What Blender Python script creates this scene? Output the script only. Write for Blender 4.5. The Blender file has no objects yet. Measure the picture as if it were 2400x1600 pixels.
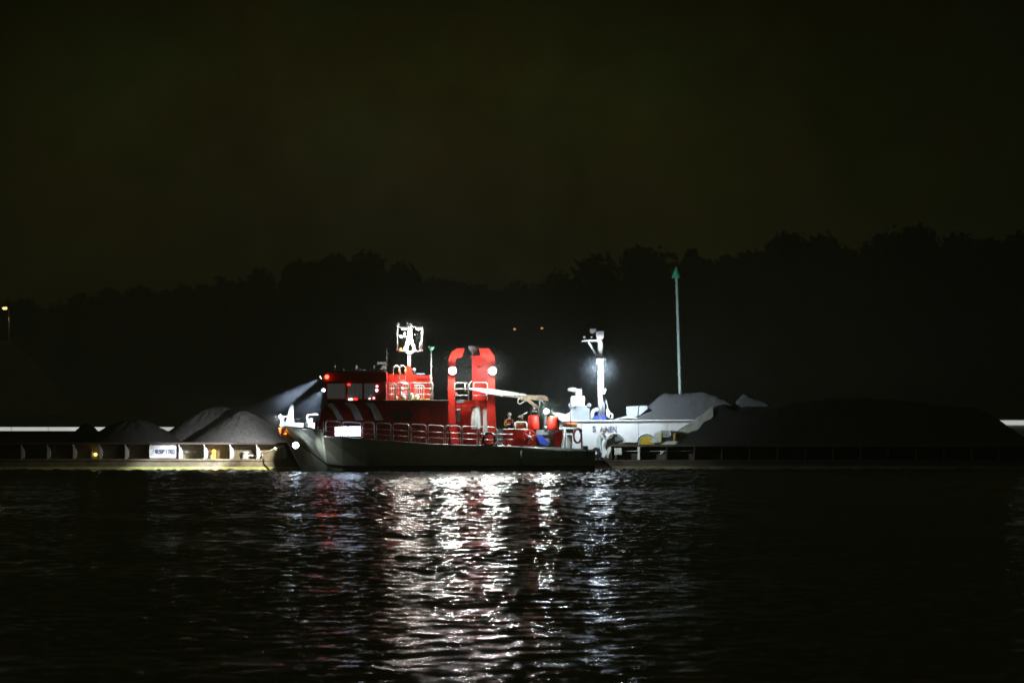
import bpy, bmesh, math, random
import numpy as np
from mathutils import Vector, Matrix, noise
random.seed(7)
sc = bpy.context.scene
col = sc.collection
R = math.radians

# ---------------------------------------------------------------- camera
FPX, DCAM, HCAM, HOR = 13500.0, 300.0, 6.0, 835.0      # focal length in photo pixels, distance to the boat, eye height, horizon row
cam = bpy.data.cameras.new('camera')
cam.sensor_width = 36.0
cam.lens = FPX / 2400.0 * 36.0
cam.shift_y = 35.0 / 2400.0
cam.dof.use_dof = True; cam.dof.focus_distance = 302.0; cam.dof.aperture_fstop = 2.0
cam.clip_start, cam.clip_end = 1.0, 6000.0
camo = bpy.data.objects.new('camera', cam); col.objects.link(camo)
camo.location = (0, -DCAM, HCAM)
camo.rotation_euler = (R(90), 0, 0)
sc.camera = camo

# ---------------------------------------------------------------- night sky
world = bpy.data.worlds.new('World'); sc.world = world
world.use_nodes = True
nt = world.node_tree
for n in list(nt.nodes): nt.nodes.remove(n)
def N(t, typ, **kw):
    n = t.nodes.new(typ)
    for k, v in kw.items(): setattr(n, k, v)
    return n
out = N(nt, 'ShaderNodeOutputWorld'); bg = N(nt, 'ShaderNodeBackground')
tc = N(nt, 'ShaderNodeTexCoord'); sep = N(nt, 'ShaderNodeSeparateXYZ')
nt.links.new(tc.outputs['Generated'], sep.inputs[0])
# town glow behind low cloud: strongest low over the middle of the far bank, fading upward and toward the dark side
gl = N(nt, 'ShaderNodeVectorMath', operation='SUBTRACT'); gl.inputs[1].default_value = (-0.021, 1.0, 0.012)
nt.links.new(tc.outputs['Generated'], gl.inputs[0])
gm = N(nt, 'ShaderNodeVectorMath', operation='MULTIPLY'); gm.inputs[1].default_value = (1.0, 0.0, 1.65)
nt.links.new(gl.outputs[0], gm.inputs[0])
ln = N(nt, 'ShaderNodeVectorMath', operation='LENGTH'); nt.links.new(gm.outputs[0], ln.inputs[0])
rmp = N(nt, 'ShaderNodeValToRGB')
e = rmp.color_ramp.elements
e[0].position = 0.0; e[0].color = (0.0158, 0.0156, 0.0076, 1)
e[1].position = 1.0; e[1].color = (0.0115, 0.0115, 0.0042, 1)
for ps, cl in ((0.03, (0.0150, 0.0140, 0.0050, 1)), (0.06, (0.0114, 0.0111, 0.0028, 1)), (0.085, (0.0062, 0.0068, 0.0016, 1)), (0.105, (0.0038, 0.0041, 0.0010, 1)), (0.14, (0.0026, 0.0027, 0.0009, 1)), (0.30, (0.0034, 0.0035, 0.0013, 1)), (0.50, (0.0105, 0.0105, 0.0038, 1))):
    q = rmp.color_ramp.elements.new(ps); q.color = cl
nt.links.new(ln.outputs['Value'], rmp.inputs[0])
nz = N(nt, 'ShaderNodeTexNoise'); nz.inputs['Scale'].default_value = 30; nz.inputs['Detail'].default_value = 13; nz.inputs['Roughness'].default_value = 0.72
nt.links.new(tc.outputs['Generated'], nz.inputs['Vector'])
mr = N(nt, 'ShaderNodeMapRange'); mr.inputs[1].default_value = 0.3; mr.inputs[2].default_value = 0.7
mr.inputs[3].default_value = 0.74; mr.inputs[4].default_value = 1.45
nt.links.new(nz.outputs[0], mr.inputs[0])
nz2 = N(nt, 'ShaderNodeTexNoise'); nz2.inputs['Scale'].default_value = 55; nz2.inputs['Detail'].default_value = 4
nt.links.new(tc.outputs['Generated'], nz2.inputs['Vector'])
tint = N(nt, 'ShaderNodeValToRGB'); te = tint.color_ramp.elements
te[0].position = 0.38; te[0].color = (1.0, 0.86, 0.80, 1); te[1].position = 0.62; te[1].color = (0.90, 0.98, 0.86, 1)
nt.links.new(nz2.outputs[0], tint.inputs[0])
tm = N(nt, 'ShaderNodeVectorMath', operation='MULTIPLY'); nt.links.new(rmp.outputs[0], tm.inputs[0]); nt.links.new(tint.outputs[0], tm.inputs[1])
nt.links.new(tm.outputs[0], bg.inputs[0]); nt.links.new(mr.outputs[0], bg.inputs[1])
nt.links.new(bg.outputs[0], out.inputs[0])

sc.view_settings.view_transform = 'Standard'
sc.view_settings.look = 'None'
sc.view_settings.exposure = 0.0
sc.view_settings.gamma = 1.0
sc.cycles.use_adaptive_sampling = False
sc.cycles.use_denoising = True
sc.cycles.filter_width = 1.6
sc.cycles.sample_clamp_direct = 0.0
sc.cycles.max_bounces = 6
sc.cycles.volume_bounces = 0
sc.cycles.volume_step_rate = 1.0
sc.cycles.sample_clamp_indirect = 6.0
sc.cycles.caustics_reflective = False
sc.cycles.caustics_refractive = False

# ---------------------------------------------------------------- measuring helpers (photo measurements turned into metres at a given depth)
def X(x, Y=0.0): return (x - 1200.0) * (DCAM + Y) / FPX
def Z(y, Y=0.0): return HCAM - (y - HOR) * (DCAM + Y) / FPX
def W(x, y, Y=0.0): return Vector((X(x, Y), Y, Z(y, Y)))
def S(p, Y=0.0): return p * (DCAM + Y) / FPX

# ---------------------------------------------------------------- materials
MATS = {}
def mat(name, color, rough=0.5, metal=0.0, var=0.35, scale=2.5, emit=None, estr=0.0, bump=0.0, bscale=30.0, stain=None, spec=0.5):
    if name in MATS: return MATS[name]
    m = bpy.data.materials.new(name); m.use_nodes = True
    t = m.node_tree; b = t.nodes['Principled BSDF']
    b.inputs['Roughness'].default_value = rough; b.inputs['Metallic'].default_value = metal
    b.inputs['Specular IOR Level'].default_value = spec
    tcn = N(t, 'ShaderNodeTexCoord')
    n1 = N(t, 'ShaderNodeTexNoise'); n1.inputs['Scale'].default_value = scale; n1.inputs['Detail'].default_value = 8; n1.inputs['Roughness'].default_value = 0.65
    t.links.new(tcn.outputs['Object'], n1.inputs['Vector'])
    r = N(t, 'ShaderNodeValToRGB'); el = r.color_ramp.elements
    dk = stain if stain else tuple(c * (1 - var) for c in color)
    el[0].position = 0.34; el[0].color = (*dk, 1); el[1].position = 0.56; el[1].color = (*color, 1)
    t.links.new(n1.outputs[0], r.inputs[0]); t.links.new(r.outputs[0], b.inputs['Base Color'])
    mrr = N(t, 'ShaderNodeMapRange'); mrr.inputs[3].default_value = min(1, rough * 1.35); mrr.inputs[4].default_value = rough * 0.8
    t.links.new(n1.outputs[0], mrr.inputs[0]); t.links.new(mrr.outputs[0], b.inputs['Roughness'])
    if bump:
        n2 = N(t, 'ShaderNodeTexNoise'); n2.inputs['Scale'].default_value = bscale; n2.inputs['Detail'].default_value = 5
        t.links.new(tcn.outputs['Object'], n2.inputs['Vector'])
        bp = N(t, 'ShaderNodeBump'); bp.inputs['Strength'].default_value = bump; bp.inputs['Distance'].default_value = 0.06
        t.links.new(n2.outputs[0], bp.inputs['Height']); t.links.new(bp.outputs[0], b.inputs['Normal'])
    if emit:
        b.inputs['Emission Color'].default_value = (*emit, 1); b.inputs['Emission Strength'].default_value = estr
    MATS[name] = m
    return m

M_HULL   = mat('hull_paint', (0.52, 0.54, 0.44), 0.6, stain=(0.34, 0.33, 0.26), scale=0.9)
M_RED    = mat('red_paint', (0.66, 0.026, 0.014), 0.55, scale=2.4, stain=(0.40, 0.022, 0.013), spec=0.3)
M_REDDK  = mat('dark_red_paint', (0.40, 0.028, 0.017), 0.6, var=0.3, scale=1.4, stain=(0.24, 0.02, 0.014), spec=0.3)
M_GLOSSW = mat('clean_white_plastic', (0.88, 0.88, 0.86), 0.4, var=0.06)
M_WHITE  = mat('white_paint', (0.78, 0.78, 0.76), 0.40, var=0.22, scale=2.2)
M_OFFWH  = mat('weathered_white_paint', (0.72, 0.74, 0.74), 0.45, scale=0.9, stain=(0.55, 0.55, 0.53))
M_STEEL  = mat('galvanised_steel', (0.56, 0.56, 0.54), 0.35, 0.6, var=0.3, scale=8)
M_RAIL   = mat('rail_steel', (0.66, 0.66, 0.62), 0.30, 0.5, var=0.25, scale=9)
M_DARK   = mat('black_rubber', (0.025, 0.025, 0.025), 0.75)
M_DKGREY = mat('dark_grey_paint', (0.06, 0.062, 0.065), 0.5)
M_GREY   = mat('grey_paint', (0.25, 0.28, 0.30), 0.5, stain=(0.17, 0.18, 0.18))
M_LTGREY = mat('light_grey_paint', (0.42, 0.46, 0.48), 0.5)
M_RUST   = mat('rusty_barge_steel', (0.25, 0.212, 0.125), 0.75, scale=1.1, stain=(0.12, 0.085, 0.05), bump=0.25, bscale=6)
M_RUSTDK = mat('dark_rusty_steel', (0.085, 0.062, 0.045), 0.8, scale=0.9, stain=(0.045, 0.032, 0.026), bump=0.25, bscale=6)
M_BROWN  = mat('red_brown_hull_paint', (0.20, 0.075, 0.045), 0.7, scale=0.35, stain=(0.06, 0.05, 0.048), bump=0.15, bscale=5)
M_DECK   = mat('deck_steel', (0.14, 0.13, 0.11), 0.8, scale=1.2, stain=(0.08, 0.065, 0.05), bump=0.2, bscale=14)
M_ORANGE = mat('orange_rubber', (0.55, 0.13, 0.025), 0.6)
M_YELLOW = mat('yellow_paint', (0.75, 0.52, 0.03), 0.5, var=0.25)
M_BLUE   = mat('blue_paint', (0.03, 0.06, 0.5), 0.5)
M_NAVY   = mat('navy_lettering', (0.02, 0.02, 0.09), 0.5, var=0.1)
M_BEIGE  = mat('beige_crane_paint', (0.5, 0.38, 0.27), 0.5, scale=3, stain=(0.28, 0.2, 0.15))
M_GREEN  = mat('green_paint', (0.07, 0.5, 0.26), 0.5, var=0.25)
M_ROPE   = mat('mooring_rope', (0.62, 0.55, 0.36), 0.85, scale=12)
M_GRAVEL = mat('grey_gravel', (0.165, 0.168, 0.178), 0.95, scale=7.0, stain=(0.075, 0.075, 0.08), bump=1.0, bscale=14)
M_GRAVDK = mat('dark_gravel', (0.036, 0.037, 0.039), 0.9, scale=7.0, stain=(0.022, 0.022, 0.023), bump=1.0, bscale=14)  # gravel darkened so the ridge's unlit front stays black
M_GRAVSH = mat('dark_grey_gravel', (0.058, 0.062, 0.067), 0.95, scale=7.0, stain=(0.027, 0.028, 0.030), bump=1.0, bscale=14)  # darker copy of the grey gravel for the ship heaps
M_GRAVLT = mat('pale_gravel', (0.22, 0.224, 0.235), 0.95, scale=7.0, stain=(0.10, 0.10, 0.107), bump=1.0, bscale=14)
M_YELGRN   = mat('waterline_stripe', (0.62, 0.63, 0.22), 0.5, scale=1.5, stain=(0.40, 0.42, 0.13))
M_SKIN   = mat('skin', (0.55, 0.33, 0.24), 0.55, var=0.1)
M_FIRE   = mat('dark_work_suit', (0.035, 0.045, 0.075), 0.8, var=0.3, scale=6)
M_HIVIS  = mat('yellow_reflective_cloth', (0.62, 0.52, 0.10), 0.7, var=0.25, scale=6)
M_PALE   = mat('pale_coverall_cloth', (0.70, 0.78, 0.86), 0.8, var=0.25, scale=5)
M_LEAF   = mat('dark_foliage', (0.045, 0.06, 0.03), 0.8, scale=0.6, var=0.5)
M_BARK   = mat('bark', (0.07, 0.055, 0.045), 0.9)
M_SOIL   = mat('dark_soil', (0.05, 0.05, 0.035), 0.95, scale=0.05, var=0.4)
M_ADDMOUND   = mat('added_pale_mound', (0.30, 0.27, 0.21), 0.95, bump=0.5, bscale=6)
M_PANE   = mat('wheelhouse_glass', (0.05, 0.05, 0.055), 0.12, emit=(0.60, 0.58, 0.54), estr=0.05)
M_GLASSDK= mat('dark_window_glass', (0.03, 0.03, 0.035), 0.1)
M_LITWIN = mat('lit_window_pane', (0.8, 0.8, 0.8), 0.4, emit=(0.62, 0.78, 1.0), estr=10)
M_LENS   = mat('lamp_lens_white', (0.8, 0.8, 0.8), 0.3, emit=(1.0, 0.98, 0.95), estr=14)
M_LENSB  = mat('lamp_lens_cool', (0.8, 0.8, 0.8), 0.3, emit=(0.72, 0.86, 1.0), estr=40)
M_LENSR  = mat('lamp_lens_red', (0.6, 0.05, 0.04), 0.3, emit=(1.0, 0.03, 0.02), estr=3)
M_LENSRP = mat('port_light_lens', (0.6, 0.05, 0.04), 0.3, emit=(1.0, 0.06, 0.03), estr=9)
M_LENSRW = mat('lamp_lens_pink', (0.8, 0.4, 0.4), 0.3, emit=(1.0, 0.55, 0.6), estr=2)
M_LENSO  = mat('lamp_lens_orange', (0.7, 0.3, 0.05), 0.3, emit=(1.0, 0.33, 0.03), estr=3.5)
M_LENSY  = mat('lamp_lens_yellow', (0.8, 0.6, 0.2), 0.3, emit=(1.0, 0.74, 0.2), estr=3.5)
M_SODIUM = mat('street_lamp_lens', (0.8, 0.6, 0.2), 0.3, emit=(1.0, 0.72, 0.25), estr=5)
M_WINDIM = mat('distant_warm_lens', (0.8, 0.5, 0.2), 0.3, emit=(1.0, 0.6, 0.22), estr=1.6)
M_RAILGLOW  = mat('glowing_white_band', (0.7, 0.72, 0.70), 0.5, var=0.15, scale=0.5, emit=(0.86, 0.90, 0.84), estr=0.62)  # white rail band; the light on it is put in as a glow
M_BLUEST = mat('blue_light_strip', (0.4, 0.6, 0.8), 0.3, emit=(0.35, 0.62, 1.0), estr=2.2)

# ---------------------------------------------------------------- mesh builder
class MB:
    def __init__(self): self.v, self.f, self.sm = [], [], []
    def add(self, vs, fs, smooth=False):
        o = len(self.v); self.v += [tuple(p) for p in vs]
        self.f += [tuple(i + o for i in f) for f in fs]; self.sm += [smooth] * len(fs)
        return self
    def box(self, x0, x1, y0, y1, z0, z1):
        x0, x1 = sorted((x0, x1)); y0, y1 = sorted((y0, y1)); z0, z1 = sorted((z0, z1))
        vs = [(x, y, z) for x in (x0, x1) for y in (y0, y1) for z in (z0, z1)]
        return self.add(vs, [(0, 1, 3, 2), (4, 6, 7, 5), (0, 4, 5, 1), (2, 3, 7, 6), (0, 2, 6, 4), (1, 5, 7, 3)])
    def pbox(self, xa, ya, xb, yb, Y0, Y1):            # box from two photo corners measured on its near face
        a, b = W(xa, ya, Y0), W(xb, yb, Y0)
        return self.box(a.x, b.x, Y0, Y1, a.z, b.z)
    def prism(self, pts, y0, y1):                        # outline in x,z pushed from y0 to y1
        n = len(pts)
        vs = [(p[0], y0, p[1]) for p in pts] + [(p[0], y1, p[1]) for p in pts]
        fs = [tuple(range(n)), tuple(range(2 * n - 1, n - 1, -1))] + [(i, i + n, (i + 1) % n + n, (i + 1) % n) for i in range(n)]
        return self.add(vs, fs)
    def pprism(self, px, Y0, Y1):
        return self.prism([(W(x, y, Y0).x, W(x, y, Y0).z) for x, y in px], Y0, Y1)
    def tube(self, pts, r, seg=8, closed=False, r1=None):
        pts = [Vector(p) for p in pts]; n = len(pts)
        rs = [r] * n if r1 is None else [r + (r1 - r) * i / max(1, n - 1) for i in range(n)]
        vs, fs = [], []
        ref = None
        for i, p in enumerate(pts):
            if closed: d = pts[(i + 1) % n] - pts[i - 1]
            else: d = pts[min(n - 1, i + 1)] - pts[max(0, i - 1)]
            d.normalize()
            if ref is None:
                ref = d.orthogonal().normalized()
            ref = (ref - d * ref.dot(d))
            ref = ref.normalized() if ref.length > 1e-6 else d.orthogonal().normalized()
            b = d.cross(ref)
            for k in range(seg):
                a = 2 * math.pi * k / seg
                vs.append(p + (ref * math.cos(a) + b * math.sin(a)) * rs[i])
        m = n if closed else n - 1
        for i in range(m):
            for k in range(seg):
                j = (i + 1) % n
                fs.append((i * seg + k, i * seg + (k + 1) % seg, j * seg + (k + 1) % seg, j * seg + k))
        if not closed:
            fs.append(tuple(range(seg - 1, -1, -1))); fs.append(tuple((n - 1) * seg + k for k in range(seg)))
        return self.add(vs, fs, True)
    def ring(self, c, R_, r, axis='y', seg=24, s2=8, sx=1.0):
        c = Vector(c); pts = []
        for i in range(seg):
            a = 2 * math.pi * i / seg
            if axis == 'y': pts.append(c + Vector((R_ * sx * math.cos(a), 0, R_ * math.sin(a))))
            elif axis == 'z': pts.append(c + Vector((R_ * math.cos(a), R_ * math.sin(a), 0)))
            else: pts.append(c + Vector((0, R_ * math.cos(a), R_ * math.sin(a))))
        return self.tube(pts, r, s2, True)
    def lathe(self, c, prof, seg=16):                    # prof: (radius, height) about a vertical axis
        c = Vector(c); vs, fs = [], []
        for (r, h) in prof:
            for k in range(seg):
                a = 2 * math.pi * k / seg
                vs.append(c + Vector((r * math.cos(a), r * math.sin(a), h)))
        for i in range(len(prof) - 1):
            for k in range(seg):
                fs.append((i * seg + k, i * seg + (k + 1) % seg, (i + 1) * seg + (k + 1) % seg, (i + 1) * seg + k))
        fs.append(tuple(range(seg - 1, -1, -1))); fs.append(tuple((len(prof) - 1) * seg + k for k in range(seg)))
        return self.add(vs, fs, True)
    def ball(self, c, r, seg=12, rz=None):
        rz = rz or r; n = 7
        return self.lathe(c, [(max(0.002, r * math.sin(math.pi * i / n)), -rz * math.cos(math.pi * i / n)) for i in range(n + 1)], seg)
    def build(self, name, m, parent=None, shade=True):
        me = bpy.data.meshes.new(name)
        o = bpy.data.objects.new(name, me); col.objects.link(o)
        vs = [Vector(p) for p in self.v]
        if parent is None:
            xs = [p.x for p in vs]; ys = [p.y for p in vs]; zs = [p.z for p in vs]
            org = Vector(((min(xs) + max(xs)) / 2, (min(ys) + max(ys)) / 2, min(zs)))
            o.location = org
        else:
            org = worg(parent); o.parent = parent
        o['org'] = list(org) if parent is None else list(org)
        me.from_pydata([tuple(p - org) for p in vs], [], self.f)
        me.polygons.foreach_set('use_smooth', self.sm if shade else [False] * len(self.f))
        me.materials.append(m); me.update()
        bm = bmesh.new(); bm.from_mesh(me); bmesh.ops.recalc_face_normals(bm, faces=bm.faces); bm.to_mesh(me); bm.free()
        del o['org']
        return o
def worg(o):
    v = Vector((0, 0, 0))
    while o: v += Vector(o.location); o = o.parent
    return v
def tag(o, label, cat, group=None, kind=None):
    o['label'] = label; o['category'] = cat
    if group: o['group'] = group
    if kind: o['kind'] = kind
    return o
def thing(name, label, cat, loc, group=None):
    o = bpy.data.objects.new(name, None); col.objects.link(o); o.location = loc; o.empty_display_size = 0.3
    return tag(o, label, cat, group)
def lamp(kind, pos, power, color, parent, radius=0.1, target=None, cone=60, blend=0.6, name='lamp_glow'):
    l = bpy.data.lights.new(name, kind); l.energy = power; l.color = color; l.shadow_soft_size = radius
    o = bpy.data.objects.new(name, l); col.objects.link(o)
    o.parent = parent; o.location = Vector(pos) - worg(parent)
    if kind == 'SPOT':
        l.spot_size = R(cone); l.spot_blend = blend
        o.rotation_euler = (Vector(target) - Vector(pos)).to_track_quat('-Z', 'Y').to_euler()
    return o
def text(name, s, m, parent, xa, xb, yt, yb, Y, weight=0.0):      # flat lettering fitted to a measured rectangle
    c = bpy.data.curves.new(name, 'FONT'); c.body = s; c.extrude = 0.006; c.offset = weight
    t = bpy.data.objects.new(name, c); col.objects.link(t)
    bpy.context.view_layer.update()
    me = bpy.data.meshes.new_from_object(t.evaluated_get(bpy.context.evaluated_depsgraph_get()))
    bpy.data.objects.remove(t)
    co = np.empty(len(me.vertices) * 3); me.vertices.foreach_get('co', co); co = co.reshape(-1, 3)
    a, b = W(xa, yt, Y), W(xb, yb, Y); mn, mx = co.min(0), co.max(0)
    new = np.zeros_like(co); org = worg(parent)
    new[:, 0] = a.x + (co[:, 0] - mn[0]) / (mx[0] - mn[0]) * (b.x - a.x) - org.x
    new[:, 2] = b.z + (co[:, 1] - mn[1]) / (mx[1] - mn[1]) * (a.z - b.z) - org.z
    new[:, 1] = Y - co[:, 2] - org.y
    me.vertices.foreach_set('co', new.ravel()); me.materials.clear(); me.materials.append(m); me.update()
    o = bpy.data.objects.new(name, me); col.objects.link(o); o.parent = parent
    return o
def hoop(px, Y, r_px=7):                                            # rail panel: down-left, top with rounded corners, down-right (photo corners)
    (xl, yl), (xr, yr), yb_l, yb_r = px
    pts = [W(xl, yb_l, Y), W(xl, yl + r_px, Y)]
    for k in range(1, 5):
        a = math.pi / 2 * k / 5; pts.append(W(xl + r_px * (1 - math.cos(a)), yl + r_px * (1 - math.sin(a)), Y))
    pts += [W(xl + r_px, yl, Y), W(xr - r_px, yr, Y)]
    for k in range(1, 5):
        a = math.pi / 2 * k / 5; pts.append(W(xr - r_px * (1 - math.sin(a)), yr + r_px * (1 - math.cos(a)), Y))
    pts += [W(xr, yr + r_px, Y), W(xr, yb_r, Y)]
    return pts

# ================================================================ WATER
def water():
    def axis(lo, hi, st, far_lo, far_hi, mid=0, cap=0.42):
        a = list(np.arange(lo, hi + 1e-6, st)); s = st; p = hi
        while p < far_hi: s = min(s * 1.35, cap) if p < mid else s * 1.35; p += s; a.append(p)
        s = st; p = lo; pre = []
        while p > far_lo: s = min(s * 1.35, cap) if -p < mid else s * 1.35; p -= s; pre.append(p)
        return np.array(pre[::-1] + a)
    xs = axis(-28, 28, 0.10, -1800, 1800, 72); ys = axis(-203, 4, 0.10, -420, 3000)
    gx, gy = np.meshgrid(xs, ys); dxs = np.gradient(xs)
    rng = np.random.default_rng(11)
    z = np.zeros_like(gx)
    # wind patches
    patch = np.zeros_like(gx)
    for i in range(14):
        lam = rng.uniform(9, 45); a = rng.normal(math.pi / 2, 0.8); ph = rng.uniform(0, 6.28)
        patch += np.sin(2 * math.pi * (gx * math.cos(a) * 1.3 + gy * math.sin(a)) / lam + ph)
    patch = np.clip(0.95 + 0.10 * patch, 0.5, 1.5)
    n = 90; tot = 0.088
    chop = 1 + 3.8 * np.exp(-np.maximum(0, -gy) / 24.0)
    for i in range(n):
        lam = 0.40 * (2.8 / 0.40) ** (i / (n - 1)) * rng.uniform(0.92, 1.08)
        a = rng.uniform(0, 2 * math.pi); ph = rng.uniform(0, 6.28)
        slope = tot * math.sqrt(2.0 / n)
        w = slope * lam / (2 * math.pi) * np.sin(2 * math.pi * (gx * math.cos(a) + gy * math.sin(a)) / lam + ph)
        z += w * patch * (chop if lam < 0.9 else 1) * np.clip(lam / (2.5 * dxs) - 1, 0, 1)[None, :]
    # fade to flat where the grid is coarse
    fx = np.clip((76 - np.abs(gx)) / 5, 0, 1); fy = np.clip((gy + 209) / 4, 0, 1) * np.clip((8 - gy) / 4, 0, 1)
    z *= fx * fy
    nx, ny = len(xs), len(ys)
    co = np.stack([gx, gy, z], -1).reshape(-1, 3)
    idx = np.arange(nx * ny).reshape(ny, nx)
    quads = np.stack([idx[:-1, :-1], idx[:-1, 1:], idx[1:, 1:], idx[1:, :-1]], -1).reshape(-1, 4)
    me = bpy.data.meshes.new('water')
    me.vertices.add(len(co)); me.vertices.foreach_set('co', co.ravel())
    me.loops.add(quads.size); me.loops.foreach_set('vertex_index', quads.ravel())
    me.polygons.add(len(quads)); me.polygons.foreach_set('loop_start', np.arange(0, quads.size, 4)); me.polygons.foreach_set('loop_total', np.full(len(quads), 4))
    me.update(calc_edges=True); me.validate()
    me.polygons.foreach_set('use_smooth', np.ones(len(quads), bool))
    m = bpy.data.materials.new('night_water'); m.use_nodes = True
    t = m.node_tree; b = t.nodes['Principled BSDF']
    b.inputs['Base Color'].default_value = (0.006, 0.008, 0.006, 1); b.inputs['IOR'].default_value = 1.33
    tcn = N(t, 'ShaderNodeTexCoord')
    sx = N(t, 'ShaderNodeSeparateXYZ'); t.links.new(tcn.outputs['Object'], sx.inputs[0])
    rr = N(t, 'ShaderNodeMapRange', interpolation_type='SMOOTHSTEP')                 # finer ruffled water round the working vessels
    for k_, v_ in ((1, -62.0), (2, -4.0), (3, 0.075), (4, 0.24)): rr.inputs[k_].default_value = v_
    t.links.new(sx.outputs[1], rr.inputs[0]); t.links.new(rr.outputs[0], b.inputs['Roughness'])
    n2 = N(t, 'ShaderNodeTexNoise'); n2.inputs['Scale'].default_value = 3.6; n2.inputs['Detail'].default_value = 3
    t.links.new(tcn.outputs['Object'], n2.inputs['Vector'])
    bp = N(t, 'ShaderNodeBump'); bp.inputs['Strength'].default_value = 0.16; bp.inputs['Distance'].default_value = 0.10
    t.links.new(n2.outputs[0], bp.inputs['Height']); t.links.new(bp.outputs[0], b.inputs['Normal'])
    me.materials.append(m)
    o = bpy.data.objects.new('water', me); col.objects.link(o)
    tag(o, 'dark rippled harbour water reflecting the boat lamps', 'water', kind='structure')
water()

# ================================================================ FAR BANK AND TREES
def bank():
    xs = np.linspace(-420, 420, 121); ys = [140, 146, 152, 165, 190, 240, 320, 500, 900, 2500]
    hs = [-1.5, 0.3, 1.2, 1.8, 2.2, 2.6, 3.2, 4, 5, 6]
    vs, fs = [], []
    for j, (y, h) in enumerate(zip(ys, hs)):
        for i, x in enumerate(xs):
            vs.append((x * (1 + max(0, y - 400) / 500), y + 6 * noise.noise((x * 0.02, j, 3)), h + (0.8 * noise.noise((x * 0.03, y * 0.03, 1)) if j else 0)))
    n = len(xs)
    for j in range(len(ys) - 1):
        for i in range(n - 1): fs.append((j * n + i, j * n + i + 1, (j + 1) * n + i + 1, (j + 1) * n + i))
    m = MB().add(vs, fs, True); o = m.build('ground', M_SOIL)
    tag(o, 'low dark far bank of soil behind the moored vessels', 'ground', kind='structure')
bank()

def crown_mesh(mb, base, h, wid, seed, n, leaf, conifer=False):
    rg = random.Random(seed); c = []
    if conifer:
        for i in range(n):
            u = rg.random() ** 0.7; zz = h * (0.12 + 0.88 * u); rr = wid * (1 - u) ** 0.8 * (0.55 + 0.6 * rg.random()) + 0.15
            a = rg.uniform(0, 6.283); c.append(Vector((rr * math.cos(a), rr * math.sin(a), zz - rr * 0.25)))
    else:
        lobes = []
        for k in range(9):
            a = rg.uniform(0, 6.283); rr = wid * rg.uniform(0.15, 0.75); zz = h * rg.uniform(0.42, 0.88)
            lobes.append((Vector((rr * math.cos(a), rr * math.sin(a), zz)), wid * rg.uniform(0.28, 0.52)))
        lobes.append((Vector((0, 0, h * 0.9)), wid * 0.3))
        for i in range(n):
            lc, lr = rg.choice(lobes)
            d = Vector((rg.gauss(0, 1), rg.gauss(0, 1), rg.gauss(0, 0.9))).normalized() * lr * (rg.random() ** 0.5) * (1 + 0.16 * abs(rg.gauss(0, .6)))
            c.append(lc + d)
    for p in c:
        q = Vector((rg.gauss(0, 1), rg.gauss(0, 1), rg.gauss(0, 1))).normalized(); u = q.orthogonal().normalized(); w = q.cross(u)
        s = leaf * rg.uniform(0.6, 1.4); p = p + Vector(base)
        mb.add([p - u * s, p - w * s * 0.6, p + u * s, p + w * s * 0.6], [(0, 1, 2, 3)])
def trunk_mesh(mb, base, h, r, seed, limbs=6):
    rg = random.Random(seed); b = Vector(base); pts = [b + Vector((0.02 * h * rg.gauss(0, 0.5) * i, 0.02 * h * rg.gauss(0, 0.5) * i, h * i / 4)) for i in range(5)]
    mb.tube(pts, r, 7, r1=r * 0.2)
    for k in range(limbs):
        z0 = h * rg.uniform(0.35, 0.8); a = rg.uniform(0, 6.283); L = h * rg.uniform(0.15, 0.3)
        p0 = b + Vector((0, 0, z0)); p1 = p0 + Vector((L * math.cos(a), L * math.sin(a), L * 0.7))
        mb.tube([p0, (p0 + p1) / 2 + Vector((0, 0, 0.05 * L)), p1], r * 0.4, 5, r1=r * 0.1)

tree_protos = []
for k in range(5):
    con = k in (3,)
    t = thing('tree', 'dark leafy tree standing among others on the unlit far bank', 'tree', (0, 0, 0), 'trees on the far bank')
    tb = MB(); trunk_mesh(tb, (0, 0, 0), 9.0 if not con else 10.5, 0.28, 40 + k); tb.build('trunk', M_BARK, t)
    cb = MB(); crown_mesh(cb, (0, 0, 0), 11.0, 3.9 if not con else 2.6, 60 + k, 5200, 0.22, con); cb.build('crown', M_LEAF, t)
    tree_protos.append(t)
used = set()
def place_tree(k, px, ytop, Y, label=None, wid=1.0):
    src = tree_protos[k]
    if k not in used: t = src; used.add(k)
    else:
        t = src.copy(); col.objects.link(t)
        for ch in src.children:
            c = ch.copy(); col.objects.link(c); c.parent = t
    base = 1.8
    top = Z(ytop, Y); s = (top - base) / 11.0
    t.location = (X(px, Y), Y, base); t.scale = (s * wid, s * wid, s); t.rotation_euler = (0, 0, random.uniform(0, 6.28))
    if label: t['label'] = label
    return t
spots = [  # kind, photo column, photo row of its top, depth
 (0, 60, 700, 175), (1, 190, 690, 182), (2, 330, 672, 178), (0, 430, 668, 190), (3, 520, 650, 176), (1, 610, 632, 182),
 (2, 700, 612, 178), (0, 790, 596, 186), (1, 860, 592, 178), (4, 940, 618, 184), (2, 1030, 655, 178), (0, 1120, 668, 190),
 (1, 1210, 662, 180), (4, 1310, 640, 186), (3, 1400, 628, 178), (0, 1500, 578, 184), (3, 1620, 585, 180), (2, 1700, 600, 190),
 (1, 1760, 590, 178), (0, 1845, 545, 182), (4, 1925, 552, 190), (2, 1990, 585, 178), (1, 2060, 560, 184), (0, 2150, 528, 180),
 (4, 2240, 555, 188), (2, 2310, 560, 178), (1, 2390, 548, 184), (0, 2480, 560, 180), (2, -60, 705, 180)]
for i, (k, px, yt, Y) in enumerate(spots):
    place_tree(k, px, yt, Y, wid=random.uniform(0.85, 1.25))
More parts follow.
